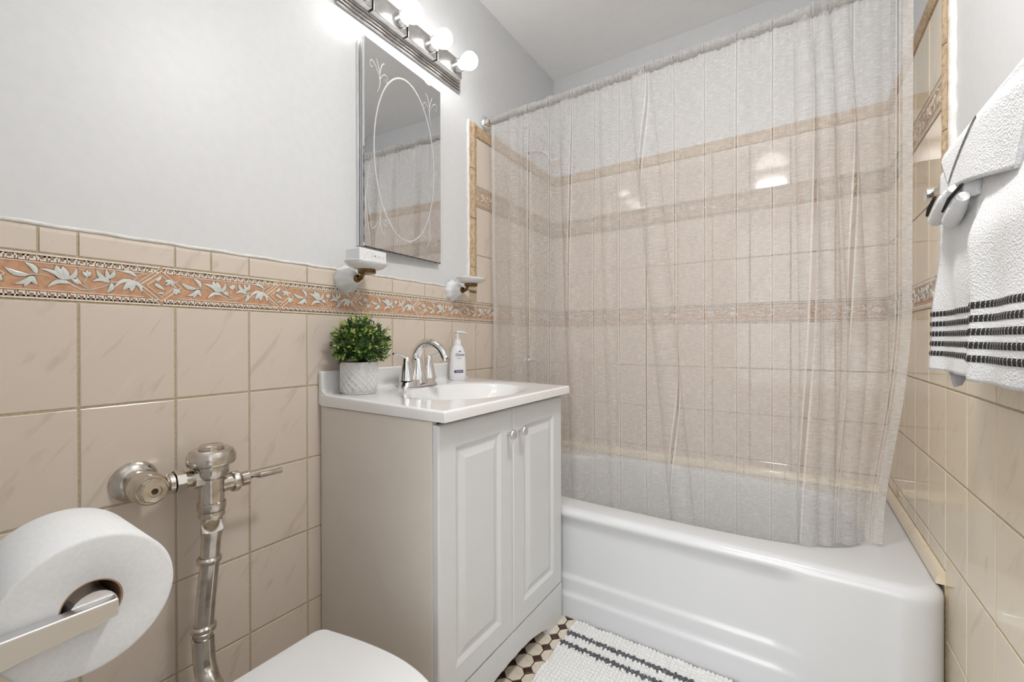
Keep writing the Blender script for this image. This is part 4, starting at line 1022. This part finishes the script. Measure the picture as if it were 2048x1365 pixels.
b = bmesh.new(); q0 = Vector((BX-.008, 1.020, .930))-bto
v = [q0+Vector(d) for d in ((0, 0, 0), (0, .100, .004), (-.002, .062, -.024), (-.004, .010, -.016))]; v += [q+Vector((.0012, 0, 0)) for q in v]
meshobj('care_tag', v, [(0, 1, 2, 3), (4, 5, 6, 7), (0, 1, 5, 4), (1, 2, 6, 5), (2, 3, 7, 6), (3, 0, 4, 7)], M_TAG, bt_)['label'] = 'grey care tag'
# small towel folded over the bath towel
ht_ = thing('hand_towel', 'small white hand towel folded over the bath towel', 'towel', (BX-.03, .92, 1.2)); hto = Vector((BX-.03, .92, 1.2))
fn1 = drape('under_fold', lambda d: .90+.01*d, lambda d: 1.062+.058*d, lambda a: 1.208+.010*math.sin(3*a), 1.15, .0135, M_TERRY, ht_, hto, 40, 60, .25, .007)
fn2 = drape('over_fold', lambda d: .735+.060*d, lambda d: 1.045-.043*d, lambda a: 1.207+.040*a, 1.15, .0220, M_TERRY, ht_, hto, 50, 60, .45, .008, None, .013)
for pts, rr in ((((1.372, 1.112, 1.214), (1.370, 1.085, 1.212), (1.368, 1.045, 1.217), (1.366, 1.00, 1.226), (1.366, .965, 1.235)), [.006, .0115, .013, .012, .007]), (((1.378, 1.040, 1.200), (1.374, 1.015, 1.194), (1.370, .975, 1.199), (1.368, .93, 1.212)), [.007, .012, .012, .008])):
    P_ = [Vector(q) for q in pts]; fine = []; fr = []
    for i in range(len(P_)-1):
        for k in range(6): u_ = k/6; fine.append(P_[i].lerp(P_[i+1], u_)-hto); fr.append(rr[i]+(rr[i+1]-rr[i])*u_+.0005*math.sin(9*i+4*k))
    fine.append(P_[-1]-hto); fr.append(rr[-1]); tubeo('rolled_tail', fine, fr, M_TERRY, ht_, 18)
tubeo('braided_edge', [Vector(q)-hto for q in ((1.362, 1.108, 1.226), (1.3555, 1.06, 1.229), (1.3535, 1.015, 1.236))], [.0022, .0034, .0026], M_BRAID, ht_, 10)
tubeo('braided_edge', [Vector(q)-hto for q in ((1.3590, .995, 1.206), (1.3575, .95, 1.216), (1.361, .905, 1.224))], [.0018, .0030, .0022], M_BRAID, ht_, 10)
def ribbon_on(fn, a0, c0, a1, c1, wd, off, nm):
    def g(a, c):
        A, Cc = a0+(a1-a0)*a, c0+(c1-c0)*a; q = fn(A, min(1, max(0, Cc))); q2 = fn(min(1, A+.01), Cc)
        dr = (fn(min(1, max(0, A+(a1-a0)*.01)), Cc+(c1-c0)*.01)-q).normalized(); nr = Vector((-1, 0, .15)).normalized(); sd = dr.cross(nr).normalized()
        return q + sd*wd*(c-.5) + nr*off
    grid(nm, 60, 3, g, M_BRAID, ht_, lambda a, c: (a*.3, c))
ribbon_on(fn2, .965, .02, .46, .27, .0055, .0052, 'braided_stripe')

# ------------------------------------------------------------------ bath mat
RX0, RX1, RY0_, RY1_ = .513, 1.22, .80, 1.380
rg = thing('bath_mat', 'white waffle cotton bath mat with two charcoal stripes beside the tub', 'rug', ((RX0+RX1)/2, (RY0_+RY1_)/2, 0)); ro = Vector(((RX0+RX1)/2, (RY0_+RY1_)/2, 0))
random.seed(5)
PX, PY = .0120, .0130
S1, S2, SW = 1.303, 1.250, .0200
def rugz(x, y, amp=.0078):
    i, j = math.floor(x/PX), math.floor(y/PY); jit = math.sin(i*12.9898+j*78.233)*43758.5453; jit -= math.floor(jit)
    a = abs(math.sin(PI*x/PX)); c = abs(math.sin(PI*y/PY)); return .0055 + amp*(a*c)**.45*(.75+.5*jit)
nx, ny = 400, 300
def rugf(a, c):
    x, y = RX0+(RX1-RX0)*a, RY0_+(RY1_-RY0_)*c; z = rugz(x, y)
    e = min(a*(RX1-RX0), (1-a)*(RX1-RX0), c*(RY1_-RY0_), (1-c)*(RY1_-RY0_)); z *= min(1, .12+e/.006)
    x += .003*math.sin(y*55)*(a < .02); y += .002*math.sin(x*60)*(c > .98)
    return Vector((x, y, z))-ro
grid('mat_weave', nx, ny, rugf, M_RUG, rg)
boxo('mat_base', Vector((RX0+.003, RY0_+.003, .0002))-ro, Vector((RX1-.003, RY1_-.003, .004))-ro, M_RUG, rg)
for yc_ in (S1, S2):
    def sf(a, c):
        x = RX0+.004+(RX1-RX0-.008)*a; y = yc_ + SW*(c-.5)*(1+.35*math.sin(x*410)+.25*math.sin(x*263+1)) + .0012*math.sin(x*190)
        z = .0108 + .0040*math.sin(PI*c) + .0022*math.sin(x*620+c*9)*math.sin(c*PI)
        return Vector((x, y, z))-ro
    grid('stripe', 420, 8, sf, M_RUGD, rg)['label'] = 'charcoal looped yarn stripe'
